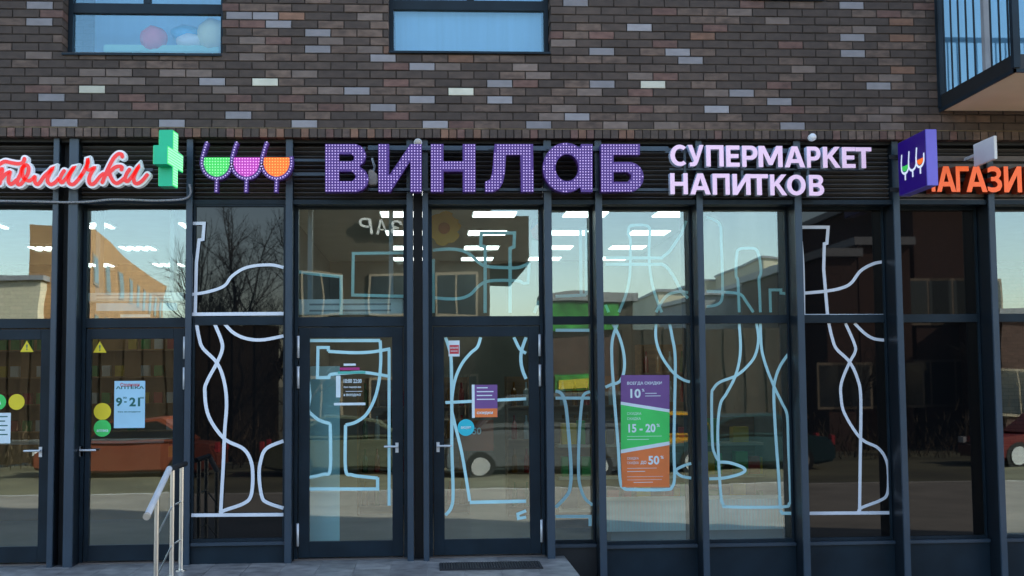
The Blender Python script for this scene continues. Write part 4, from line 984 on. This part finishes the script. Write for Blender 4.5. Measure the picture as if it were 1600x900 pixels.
# ceiling lights
def tube_light(along):
    r = thing('ceiling_light', (0, 0, 0), 'x', 'ceiling light')
    MB().box(-.3, .3, -.3, .3, -0.006, 0.02).build('housing', M['white'], r)
    for k in range(4):
        c_ = -0.21+0.14*k
        (MB().box(-.28, .28, c_-.03, c_+.03, -0.02, -0.0065) if along == 'x' else MB().box(c_-.03, c_+.03, -.28, .28, -0.02, -0.0065)).build('tube', M['tubelight'], r)
    return r
lx = tube_light('x'); ly = tube_light('y'); fx = fy = False
for k in range(-1, 3):
    for j, Dp in enumerate((14.9, 16.9, 19.0, 21.1, 23.0)):  # nearest row is out of view, added to light the shop
        o = lx if not fx else copy_tree(lx); fx = True
        o.location = (0.88+1.22*k, Dp-12.2, CZ-0.021)
        tag(o, 'four-tube ceiling light of the drinks shop, front row unseen and added', 'ceiling light', 'drinks shop ceiling lights')
for (x, Dp) in ((-4.68, 18.1), (-4.72, 21.1), (-6.15, 21.1), (-6.1, 24.0), (-4.8, 24.0), (-6.15, 18.1), (-4.65, 15.6), (-6.15, 15.6), (-3.2, 15.6), (-3.2, 18.1)):  # row closest to the glass is hidden, added to brighten the pharmacy
    o = ly if not fy else copy_tree(ly); fy = True
    o.location = (x, Dp-12.2, CZ-0.021)
    if Dp > 16.5+0.4: o.location.y = min(o.location.y, 12.0)
    tag(o, 'four-tube ceiling light of the pharmacy, front row unseen and added', 'ceiling light', 'pharmacy ceiling lights')
# the pharmacy is deeper above its counter: back wall stops below the ceiling
bpy.data.objects['pharmacy_back_wall'].scale.z = 0.68

M['lwood2'] = noise_mat('pale_shelf', (0.45, 0.36, 0.26), rough=0.5, var=0.15)
# shelving with bottles
def bottle(m, x, y, z, c_):
    prof = [(0.036, 0), (0.037, 0.17), (0.030, 0.20), (0.014, 0.23), (0.013, 0.30)]
    for (r0, z0), (r1, z1) in zip(prof, prof[1:]): m.tube((x, y, z+z0), (x, y, z+z1), r0, r1, n=8, mi=c_, caps=(z1 == 0.30 or z0 == 0))
bcols = [noise_mat('bottle_glass_%s' % n, c, rough=0.1, var=0.1) for n, c in (('green', (0.02, 0.09, 0.03)), ('amber', (0.22, 0.08, 0.01)), ('clear', (0.35, 0.4, 0.4)), ('red', (0.28, 0.02, 0.02)))]
def gondola(x0, x1, y, h, lbl, seed, wide=0.42, nb=9):
    r = thing('shelving_unit', ((x0+x1)/2, y, 0), lbl, 'shelves')
    MB().box(x0, x1, y-.012, y+.012, 0, h).build('back_panel', M['wood'], r)
    MB().box(x0-.02, x0, y-wide/2, y+wide/2, 0, h).build('side_panel', M['wood'], r); MB().box(x1, x1+.02, y-wide/2, y+wide/2, 0, h).build('side_panel', M['wood'], r)
    rnd = random.Random(seed); n = int(h/0.42); gd = MB()
    for i in range(n):
        z = 0.12+i*0.42
        MB().box(x0, x1, y-wide/2, y-.013, z-.02, z).build('shelf', M['wood'], r)
        for k in range(nb):
            c_ = rnd.randrange(4)
            bottle(gd, x0+(k+.5)*(x1-x0)/nb, y-wide*.32, z, c_)
    gd.build('bottles', bcols, r)['kind'] = 'stuff'
gondola(-0.9, 0.5, 4.6, 1.75, 'wooden bottle shelving behind the left glass door', 1)
gondola(1.0, 2.4, 4.2, 1.75, 'wooden bottle shelving behind the right glass door', 2)
gondola(3.0, 4.2, 6.0, 2.2, 'tall wooden bottle shelving far behind the discount poster', 3, nb=7)
# low display stand of bright cartons
ds = thing('display_stand', (2.7, 2.4, 0), 'low display stand of red, yellow and green cartons inside display windows', 'shelves')
dcm = [noise_mat('display_%s' % n, c_, rough=.5) for n, c_ in (('yellow', (.75, .45, .03)), ('red', (.55, .05, .04)), ('green', (.08, .35, .08)), ('cream', (.6, .5, .35)), ('dark', (.05, .03, .03)))]
dg_ = MB()
MB().box(1.45, 4.3, 2.62, 2.66, 0, 1.25).build('back_panel', M['wood'], ds)
for i in range(3):
    MB().box(1.45, 4.3, 2.2, 2.619, .22+i*.36, .25+i*.36).build('shelf', M['lwood2'], ds)
    x = 1.5
    while x < 4.2:
        w_ = random.uniform(.07, .2); c_ = random.choice((0, 0, 1, 1, 2, 3, 4, 4)); dg_.box(x, x+w_*.92, 2.28, 2.45, .251+i*.36, .251+i*.36+random.uniform(.14, .28), c_); x += w_+random.choice((0, 0, .05, .15))
dg_.build('cartons', dcm, ds)['kind'] = 'stuff'
# low white ribbed counter just inside the display windows
M['frost'] = noise_mat('frosted_panel', (0.70, 0.86, 0.87), rough=0.5, var=0.06)
xa, xc = PX(946, 0.85), PX(1228, 0.85)
cn = thing('low_counter', ((xa+xc)/2, 1.0, 0), 'low white ribbed counter just inside the display windows', 'counter')
z0_, z1_ = PZ(829, 0.85, 1080), PZ(781, 0.85, 1080)
MB().box(xa, xc, 0.86, 1.3, z0_, z1_).build('body', M['frost'], cn)
rib_me = MB().box(-0.006, 0.006, 0.85, 0.8595, z0_, z1_).mesh('rib', M['white'])
for i in range(58):
    o = link('rib', rib_me); o.location.x = xa+0.02+i*(xc-xa-.04)/57; par(o, cn)
MB().box(xa+.05, xc-.05, 0.95, 1.25, 0, z0_).build('plinth', M['grey'], cn)
# pale banner stand behind the left door
a = P(481, 847, 0.55); b = P(531, 572, 0.55)
bn = thing('banner_stand', ((a.x+b.x)/2, 0.55, 0), 'pale blue banner seen from behind at left glass door', 'banner')
M['banner'] = noise_mat('pale_blue_banner', (0.48, 0.74, 0.78), rough=0.8, var=0.05, scale=1)
MB().box(a.x, b.x, 0.548, 0.552, max(0.05, a.z), b.z).build('sheet', M['banner'], bn); MB().box(a.x, b.x, 0.50, 0.60, 0.0, 0.049).build('base', M['alu'], bn)
# air curtains over the doors
def air_curtain(p0, p1, Y, lbl):
    a = P(p0[0], p1[1], Y); b = P(p1[0], p0[1], Y)
    t = thing('air_curtain', (a.x, Y, a.z), lbl, 'heater'); h = b.z-a.z
    MB().box(a.x, b.x, Y, Y+0.2, a.z, b.z).build('casing', M['white'], t, bevel=0.01)
    for k in range(2): MB().box(a.x+.12, b.x-.12, Y-.004, Y-.0005, a.z+h*(.2+.4*k), a.z+h*(.32+.4*k)).build('grille', M['grey'], t)
    MB().box(a.x+.1, a.x+.14, Y+.02, Y+.18, b.z+.002, CZ-.002).build('hanger', M['grey'], t); MB().box(b.x-.14, b.x-.1, Y+.02, Y+.18, b.z+.002, CZ-.002).build('hanger', M['grey'], t)
M['pale'] = M['white']
air_curtain((464, 467), (630, 492), YD+0.10, 'white air curtain behind the glass above left drinks shop door')
air_curtain((131, 457), (287, 471), YD+0.12, 'white air curtain behind the glass above pharmacy door')
t = poster('header_notice', 'pale blue strip notice under the pharmacy air curtain', (150, 473), (277, 486), YD+0.06, M['p_blue'], 'notice')
t = poster('header_notice', 'short white strip notice on the pharmacy transom glass', (188, 491), (235, 496), YD+0.06, M['p_white'], 'notice')
# hanging orange paper flower and pennant
c = P(694, 357, 0.9)
fw_ = thing('paper_flower', tuple(c), 'large orange paper flower hanging inside over the right door', 'decoration')
M['petal'] = emit_mat('orange_paper', (0.55, 0.25, 0.01), 0.0, base=(0.9, 0.42, 0.03)); M['petalc'] = noise_mat('red_paper', (0.55, 0.12, 0.03), rough=0.7)
for k in range(6):
    an = k*math.pi/3+.3; cc_ = (c.x+.085*math.cos(an), c.z+.10*math.sin(an))
    MB().prism([(cc_[0]+.085*math.cos(q*math.pi/8)*(1+.15*math.cos(3*q)), cc_[1]+.085*math.sin(q*math.pi/8)) for q in range(16)], 0.9-.004*k, 0.9-.004*k+.003).build('petal', M['petal'], fw_)
MB().prism([(c.x+.06*math.cos(q*math.pi/8), c.z+.06*math.sin(q*math.pi/8)) for q in range(16)], 0.868, 0.874).build('flower_centre', M['petalc'], fw_)
MB().tube((c.x, 0.9, c.z+.12), (c.x, 0.9, CZ), 0.003).build('string', M['white'], fw_)
c = P(840, 362, 0.7)
hd = thing('hanging_decoration', tuple(c), 'red, white and blue cloth decoration hanging inside near narrow window', 'decoration')
MB().prism([(c.x-.07, c.z+.02), (c.x+.02, c.z+.10), (c.x+.06, c.z+.03), (c.x+.05, c.z-.10), (c.x-.05, c.z-.06)], 0.70, 0.73).build('red_cloth', M['p_red'], hd)
MB().prism([(c.x-.06, c.z-.08), (c.x+.03, c.z-.11), (c.x+.02, c.z-.26), (c.x-.07, c.z-.24)], 0.69, 0.70).build('white_cloth', M['white'], hd)
MB().prism([(c.x-.05, c.z+.12), (c.x+.04, c.z+.15), (c.x+.03, c.z+.05), (c.x-.07, c.z+.03)], 0.735, 0.75).build('blue_cloth', M['p_purple'], hd)
MB().tube((c.x, 0.72, c.z+.1), (c.x, 0.72, CZ), 0.004).build('string', M['black'], hd)
# pharmacy counter and shelves
pc = thing('pharmacy_counter', (-4.6, 4.6, 0), 'light wooden sales counter inside the pharmacy', 'counter')
M['lwood'] = noise_mat('light_wood', (0.42, 0.24, 0.10), rough=0.45, var=0.2, scale=2)
MB().box(-6.6, -3.4, 4.4, 4.9, 0, 0.95).build('body', M['lwood'], pc); MB().box(-6.65, -3.35, 4.35, 4.92, 0.951, 0.99).build('top', M['white'], pc)
ph = thing('pharmacy_shelves', (-4.6, 7.25, 0), 'wall shelves filled with small boxes inside the pharmacy', 'shelves')
MB().box(-7.4, -2.3, 7.40, 7.48, 0, 2.6).build('back_panel', M['lwood'], ph)
bxm = [noise_mat('carton_%s' % n, c_, rough=.6) for n, c_ in (('white', (.6, .6, .6)), ('red', (.45, .05, .05)), ('green', (.06, .3, .08)), ('yellow', (.6, .42, .05)))]
gd = MB()
for i in range(6):
    MB().box(-7.4, -2.3, 7.12, 7.399, 0.2+i*.4, 0.22+i*.4).build('shelf', M['lwood'], ph)
    for k in range(26):
        if random.random() < .8: gd.box(-7.31+k*.19, -7.19+k*.19, 7.19, 7.29, .221+i*.4, .38+i*.4, random.randrange(4))
gd.build('cartons', bxm, ph)['kind'] = 'stuff'
# play things and blind behind the upper windows
def soft(name, px, py, Y, rx, rz, mat, lbl, cat='toy'):
    c_ = P(px, py, Y); me = bpy.data.meshes.new(name); bm = bmesh.new(); bmesh.ops.create_icosphere(bm, subdivisions=3, radius=1.0)
    for v in bm.verts:
        f = 1+0.05*math.sin(7*v.co.x+3*v.co.z)
        v.co = Vector((v.co.x*rx*f, v.co.y*rx*.8, v.co.z*rz*f))
    bm.to_mesh(me); bm.free(); me.materials.append(mat); me.polygons.foreach_set('use_smooth', [True]*len(me.polygons))
    o = link(name, me); o.location = c_; return tag(o, lbl, cat)
soft('toy_ball', 240, 62, 0.42, .135, .14, pm('toy_red', (0.85, 0.10, 0.14)), 'red ball on the sill inside the left upper window')
soft('balloon', 332, 55, 0.42, .15, .17, pm('toy_cream', (0.75, 0.74, 0.45)), 'pale yellow balloon inside the left upper window')
soft('cushion', 297, 66, 0.45, .14, .085, pm('toy_white', (0.8, 0.8, 0.8)), 'white cushion beside the red ball in upper window', 'cushion')
soft('cushion', 290, 53, 0.52, .15, .085, pm('toy_blue', (0.05, 0.45, 0.85)), 'sky blue cushion behind white one in upper window', 'cushion')
a = P(165, 80, 0.45); b = P(345, 72, 0.45)
tag(MB().box(a.x, b.x, 0.36, 0.75, a.z-.03, a.z+.045).build('window_bench', pm('toy_mint', (0.30, 0.66, 0.52)), None, bevel=.01), 'mint green bench along the inside of left upper window', 'bench')
for i, h in enumerate(holes):
    lbls = ('curtain tinted with the reflected sky behind the window with the toys', 'roller blind tinted with the reflected sky filling the middle upper window', 'pale blind in the upper window with only its sill in view', 'pale curtain behind the balcony window')
    cl = noise_mat('sky_tinted_blind_%d' % i, (0.25, 0.50, 0.72), rough=0.8, var=0.06, scale=3, stretch=(6, 1, .3))  # blinds added for brightness, blue of the reflected sky put into their colour
    tag(MB().box(h[0]+.06, h[1]-.06, 0.95 if i == 0 else 0.30, 0.965 if i == 0 else .315, h[2]+.03, h[3]-.02).build('window_blind', cl), lbls[i], 'blind')

# ------------------------------------------------------------------ across the street (seen mirrored in the glass)
def R(px, py, L, g=0.45): 
    q = P(px, py, 2*g+L); return Vector((q.x, -L, q.z))
M['pane_far'] = noise_mat('far_window_glass', (0.03, 0.04, 0.05), rough=0.08, var=0.1, spec=0.8)
M['wframe'] = noise_mat('far_window_frame', (0.34, 0.27, 0.19), rough=0.6)
def block(name, px0, px1, pytop, L, depth, mat, lbl, wins=None, roofm=None, ptop2=None, cat='building'):
    a = R(px0, pytop, L); b = R(px1, pytop, L); top = a.z
    t = thing(name, ((a.x+b.x)/2, -L-depth/2, GZ), lbl, cat)
    MB().box(a.x, b.x, -L-depth, -L, GZ-.05, top).build('wall', mat, t)
    MB().box(a.x-.15, b.x+.15, -L-depth-.15, -L+.15, top+.002, top+.25).build('roof', roofm or M['grey'], t)
    if wins:
        nx_, ww, wh, fl, z00 = wins; n = max(1, int((top-z00)/fl)); sp_ = (b.x-a.x)/nx_
        wm = MB().box(-ww/2, ww/2, -.02, .05, 0, wh).mesh('window', M['wframe']); pme = MB().box(-ww/2+.07, -.03, .0505, .056, .08, wh-.08).box(.03, ww/2-.07, .0505, .056, .08, wh-.08).mesh('pane', M['pane_far'])
        for i in range(nx_):
            for j in range(n):
                o = link('window', wm); o.location = (a.x+sp_*(i+.5), -L, z00+j*fl); par(o, t)
                p_ = link('pane', pme); p_.location = o.location; par(p_, o)
    return t, a.x, b.x, top
M['far_tan'] = noise_mat('far_tan_brick', (0.42, 0.24, 0.11), rough=0.85, var=0.2, scale=1.5); M['far_cream'] = noise_mat('far_cream_render', (0.62, 0.55, 0.40), rough=0.85, var=0.08)
M['far_brown'] = noise_mat('far_brown_cladding', (0.06, 0.045, 0.028), rough=0.8, var=0.3, scale=1.2, stretch=(3, 1, .4)); M['far_grey'] = noise_mat('far_grey_concrete', (0.28, 0.29, 0.29), rough=0.85, var=0.15)
M['far_darkbrick'] = noise_mat('far_dark_red_brick', (0.085, 0.042, 0.03), rough=0.85, var=0.25); M['far_green'] = noise_mat('far_green_board', (0.05, 0.30, 0.05), rough=0.5, var=0.6, scale=2.5); M['far_yellow'] = noise_mat('far_yellow_board', (0.62, 0.50, 0.05), rough=0.5, var=0.1)
# long tan block receding on the left
fp = [(R(50, 355, 47).x, -47), (R(140, 355, 47).x, -47), (R(262, 452, 85).x, -85), (R(190, 452, 85).x, -85)]
ztn, ztf = R(140, 352, 47).z, R(262, 452, 85).z
t = thing('apartment_block', (fp[0][0], -60, GZ), 'sunlit tan brick apartment block across the street mirrored in pharmacy glass', 'building')
m = MB(); m.v = [(x, y, GZ-.05) for x, y in fp]+[(x, y, ztn) for x, y in fp]; m.f = [(0, 1, 2, 3), (4, 5, 6, 7), (0, 1, 5, 4), (1, 2, 6, 5), (2, 3, 7, 6), (3, 0, 4, 7)]; m.mi = [0]*6
m.build('wall', M['far_tan'], t)
p0_ = Vector((fp[1][0], fp[1][1], 0)); p1_ = Vector((fp[2][0], fp[2][1], 0)); dr_ = (p1_-p0_).normalized(); nr_ = Vector((-dr_.y, dr_.x, 0)); nr_ = nr_ if nr_.x > 0 else -nr_
for i in range(9):
    for j in range(3):
        c_ = p0_+dr_*(2.4+i*4.2)+Vector((0, 0, 1.5+j*2.9)); o = MB().obox(c_, dr_*.8, nr_*.05, (0, 0, .75)).build('window', M['wframe'], t); MB().obox(c_+nr_*.056, dr_*.68, nr_*.005, (0, 0, .64)).build('pane', M['pane_far'], o)
block('garage_building', -60, 66, 440, 46, 6, M['far_cream'], 'low cream garage across the street mirrored in the pharmacy transom', cat='building')
t, ax_, bx2, top = block('brown_building', 452, 764, 250, 24, 9, M['far_brown'], 'brown clad hall across the street mirrored above the left doors', wins=(3, 1.2, 1.3, 3.0, 0.6))
a = R(764, 412, 24); b = R(826, 338, 24)
MB().box(a.x, b.x, -33, -24.01, a.z, b.z).build('overhang', M['far_brown'], t)
a = R(632, 370, 23.9); b = R(562, 345, 23.9)
for i, ch in enumerate('ЗАР'):
    s0 = a.x+(b.x-a.x)*(i+.1)/3; s1_ = a.x+(b.x-a.x)*(i+.9)/3
    # the lettering faces the street, so it is read from the other side: mirrored along x here
    o = text_obj('letter', ch, min(s0, s1_), max(s0, s1_), a.z, b.z, -23.85, -23.98, M['white'], t, 0.01, mirror=True)
t, *_ = block('kiosk', 858, 964, 472, 21.8, 2, M['far_darkbrick'], 'street kiosk with green and yellow boards mirrored in narrow window', cat='kiosk')
a = R(858, 515, 21.8); b = R(964, 474, 21.8); MB().box(a.x, b.x, -21.8, -21.7, a.z, b.z).build('fascia', M['far_green'], t)
a = R(862, 612, 21.8); b = R(925, 585, 21.8); MB().box(a.x, b.x, -21.79, -21.65, a.z, b.z).build('signboard', M['far_green'], t); MB().box(a.x+.1, a.x+1.0, -21.649, -21.63, a.z+.05, b.z-.15).build('print', M['far_yellow'], t)
block('shed', 966, 988, 470, 27, 4, M['far_brown'], 'narrow brown shed beside the green kiosk across the street')
block('tower_block', 1028, 1072, 456, 120, 20, M['far_cream'], 'distant sandy tower block mirrored above the discount poster', wins=(4, 1.5, 1.4, 3.0, 2.0))
block('tower_block', 1100, 1150, 437, 130, 20, M['far_cream'], 'distant sandy block beside grey roofs mirrored in clear window', wins=(4, 1.5, 1.4, 3.0, 2.0))
block('tower_block', 1188, 1262, 404, 110, 20, M['far_cream'], 'tallest distant sandy block mirrored near the black-backed window', wins=(5, 1.5, 1.4, 3.0, 2.0))
block('grey_building', 1094, 1180, 462, 52, 12, M['far_grey'], 'low grey commercial building mirrored behind the taped bottle', wins=(5, 1.4, 1.4, 3.0, 1.0))
block('grey_building', 1180, 1262, 440, 50, 12, M['far_grey'], 'grey two-storey building mirrored under the tallest sandy block', wins=(4, 1.4, 1.4, 3.0, 1.0))
block('dark_house', 1287, 1336, 402, 25, 10, M['far_darkbrick'], 'dark brick house mirrored in the black window with taped glass', wins=(2, 1.2, 1.4, 2.9, 0.8))
block('dark_house', 1338, 1418, 384, 26, 12, M['far_darkbrick'], 'taller dark brick house mirrored beside the violet blade sign', wins=(3, 1.2, 1.4, 2.9, 0.8))
block('brick_flats', 1422, 1536, 290, 27, 14, M['far_darkbrick'], 'dark brick flats with pale windows mirrored in plain black window', wins=(3, 1.5, 1.5, 2.6, 0.8))
block('red_shop', 1560, 1760, 498, 24, 6, M['far_darkbrick'], 'low red shop across the street mirrored below the cream sky', wins=(4, 1.3, 1.4, 3.0, 0.6))

# bare trees
M['bark'] = noise_mat('dark_bark', (0.055, 0.042, 0.032), rough=0.9, var=0.3, scale=8)
def bare_tree(seed, h):
    rnd = random.Random(seed); tr = MB(); cr_ = MB()
    def grow(p, d, L, r, lev):
        mb = tr if lev == 0 else cr_; segs = 3; q = p
        for s_ in range(segs):
            d2 = (d+Vector((rnd.uniform(-.16, .16), rnd.uniform(-.16, .16), rnd.uniform(-.04, .12)))).normalized()
            e = q+d2*(L/segs); r2 = r*(1-.18*(s_+1)/segs*1.6)
            mb.tube(q, e, r*(1-.29*s_/segs), r2 if lev < 4 else r2*.6, n=6 if lev < 2 else 3, caps=False); q = e; d = d2
            if lev < 5 and (s_ > 0 or lev > 0):
                for _ in range(1 if lev < 1 else rnd.choice((1, 1, 2))):
                    ax = d.orthogonal().normalized(); ax.rotate(Matrix.Rotation(rnd.uniform(0, 6.28), 3, d)); nd = (d+ax*rnd.uniform(.5, 1.0)).normalized()
                    grow(q, nd, L*rnd.uniform(.5, .72), r*.5, lev+1)
        if lev < 5: grow(q, d, L*.68, r*.62, lev+1)
    grow(Vector((0, 0, -.1)), Vector((0, 0, 1)), h*.36, h*.013, 0)
    return tr.mesh('trunk', M['bark']), cr_.mesh('crown', M['bark'])
kinds = [bare_tree(s_, 8.0) for s_ in (3, 8, 21)]
def tree(px, L, sc_, k, lbl):
    x = R(px, 600, L).x; t = thing('bare_tree', (x, -L, GZ), lbl, 'tree', 'bare trees across the street')
    for n_, me in zip(('trunk', 'crown'), kinds[k]):
        o = link(n_, me); o.location = (x, -L, GZ); o.scale = (sc_,)*3; o.rotation_euler.z = px; par(o, t)
TB = 'leafless dark street tree across the road mirrored in the glass'
for i, (px, L, sc_) in enumerate(((268, 33, 1.05), (330, 30, .92), (368, 36, 1.25), (425, 31, 1.15), (480, 21, .6), (700, 22, .5), (1010, 32, .5), (1065, 33, .45), (1130, 34, .5), (1205, 36, .55), (1330, 22, .5), (900, 38, .5), (1500, 22, .5))):
    tree(px, L, sc_, i % 3, TB)
# hedge band behind the parked cars
M['hedge'] = noise_mat('dull_hedge', (0.085, 0.058, 0.03), rough=0.9, var=0.4, scale=5)
hb = MB(); rnd = random.Random(5)
for i in range(9000):
    x = rnd.uniform(-26, 34); y = -21.0+rnd.uniform(-.6, .6); z = GZ+abs(rnd.gauss(0, .5+.15*math.sin(x*.9))); L_ = rnd.uniform(.15, .45); w_ = rnd.uniform(.006, .02)
    d_ = Vector((rnd.uniform(-.5, .5), rnd.uniform(-.5, .5), 1)).normalized()*L_; a_ = rnd.uniform(0, 3.14); u_ = Vector((math.cos(a_), math.sin(a_), 0))*w_
    k = len(hb.v); c_ = Vector((x, y, z)); hb.v += [tuple(c_-u_), tuple(c_+u_), tuple(c_+d_)]; hb.f.append((k, k+1, k+2)); hb.mi.append(0)
tag(hb.build('hedge', M['hedge']), 'straggly brown hedge along the far kerb', None, kind='stuff')

# board fences added to darken the street mirrored in the lower panes
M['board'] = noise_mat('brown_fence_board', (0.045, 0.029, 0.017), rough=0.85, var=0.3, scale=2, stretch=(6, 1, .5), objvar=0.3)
def fence(pa, pb, L, py, lbl):
    x0, x1 = R(pa, 600, L).x, R(pb, 600, L).x; h = R(pa, py, L).z-GZ
    t = thing('added_fence', ((x0+x1)/2, -L, GZ), lbl, 'fence'); n = int((x1-x0)/.3)
    bm_ = MB().box(-.012, .312, -.012, .012, 0.05, h).mesh('board', M['board'])
    for k in range(n):
        o = link('board', bm_); o.location = (x0+k*.3, -L+.028*(k % 2), GZ+rnd.uniform(-.04, .04)); par(o, t)
    for zz in (.4, h-.4): MB().box(x0, x1, -L-.08, -L-.03, GZ+zz, GZ+zz+.1).build('rail', M['board'], t)
fence(-140, 452, 22.5, 512, 'added brown board fence darkening the street mirrored in pharmacy doors')
fence(766, 1256, 24.2, 516, 'added brown board fence behind the kiosk darkening display window reflections')
# parked cars
M['tyre'] = noise_mat('tyre', (0.015, 0.015, 0.015), rough=0.8); M['carglass'] = noise_mat('car_glass', (0.02, 0.025, 0.03), rough=0.05, spec=0.8, var=0.0)
def car(px, L, prof, cab, ln, wd, paint, lbl, name='parked_car', flip=1):
    x = R(px, 600, L).x; t = thing(name, (x, -L, GZ-.1), lbl, 'car'); z0 = GZ-.1
    pl = [(x+flip*(a-.5)*ln, z0+b) for a, b in prof]
    MB().prism(pl, -L-wd/2, -L+wd/2).build('body', paint, t, bevel=.06)
    pc_ = [(x+flip*(a-.5)*ln, z0+b) for a, b in cab]
    MB().prism(pc_, -L-wd/2+.12, -L+wd/2-.12).build('cabin', paint, t, bevel=.05)
    cxm = sum(p[0] for p in pc_)/len(pc_); czm = sum(p[1] for p in pc_)/len(pc_)
    win = [(cxm+(p[0]-cxm)*.86, czm+(p[1]-czm)*.72+.02) for p in pc_]
    for sgn in (-1, 1):
        yy = -L+sgn*(wd/2-.118); MB().prism(win, yy-.006*(sgn < 0)-.0, yy+.006*(sgn > 0)+.0005).build('side_window', M['carglass'], t)
        for wx in (.19, .80):
            c_ = (x+flip*(wx-.5)*ln, z0+.32); y1 = -L+sgn*(wd/2-.2); y2 = -L+sgn*(wd/2+.01)
            wl = MB().tube((c_[0], y1, c_[1]), (c_[0], y2, c_[1]), .32, n=20).build('tyre', M['tyre'], t); MB().tube((c_[0], y2, c_[1]), (c_[0], y2+sgn*.012, c_[1]), .2, n=16).build('rim', M['alu'], wl)
        MB().box(x-flip*ln*.5-.02, x-flip*ln*.5+.06, -L+sgn*(wd/2-.3)-.16, -L+sgn*(wd/2-.3)+.16, z0+.62, z0+.76).build('headlight', M['white'], t)
        MB().box(x+flip*ln*.5-.06, x+flip*ln*.5+.02, -L+sgn*(wd/2-.25)-.12, -L+sgn*(wd/2-.25)+.12, z0+.68, z0+.9).build('tail_light', M['p_red'], t)
sedan = ([(0, .3), (0, .62), (.05, .75), (.28, .88), (.8, .92), (.97, .86), (1, .6), (1, .3), (.9, .22), (.1, .22)], [(.24, .88), (.38, 1.36), (.48, 1.45), (.68, 1.44), (.86, .93)])
van = ([(0, .3), (0, .8), (.05, 1.0), (.2, 1.1), (1, 1.15), (1, .3), (.92, .24), (.08, .24)], [(.16, 1.1), (.30, 1.85), (.36, 1.95), (.98, 1.95), (.995, 1.15)])
car(840, 17.8, *van, 4.6, 1.9, noise_mat('silver_grey_paint', (.17, .18, .19), rough=.25, metal=.3, var=.03), 'silver grey van parked across the pavement mirrored in right door', 'parked_van')
car(1150, 18.2, *sedan, 4.3, 1.75, noise_mat('dark_teal_paint', (.03, .07, .08), rough=.2, var=.03), 'dark teal car parked on the road mirrored behind taped bottle')
car(1030, 18.8, *sedan, 4.2, 1.7, noise_mat('yellow_paint', (.55, .30, .03), rough=.25, var=.03), 'yellow car parked on the road mirrored below the poster')
car(560, 18.6, *sedan, 4.3, 1.75, noise_mat('olive_paint', (.12, .13, .09), rough=.25, var=.03), 'olive car parked on the road mirrored in left door', flip=-1)
car(215, 18.6, *sedan, 4.3, 1.75, noise_mat('brick_red_paint', (.26, .07, .04), rough=.3, var=.03), 'brick red car parked on the road mirrored in pharmacy door')
car(1640, 18.4, *sedan, 4.3, 1.75, noise_mat('maroon_paint', (.16, .02, .02), rough=.25, var=.03), 'maroon car parked on the road mirrored under the orange letters')
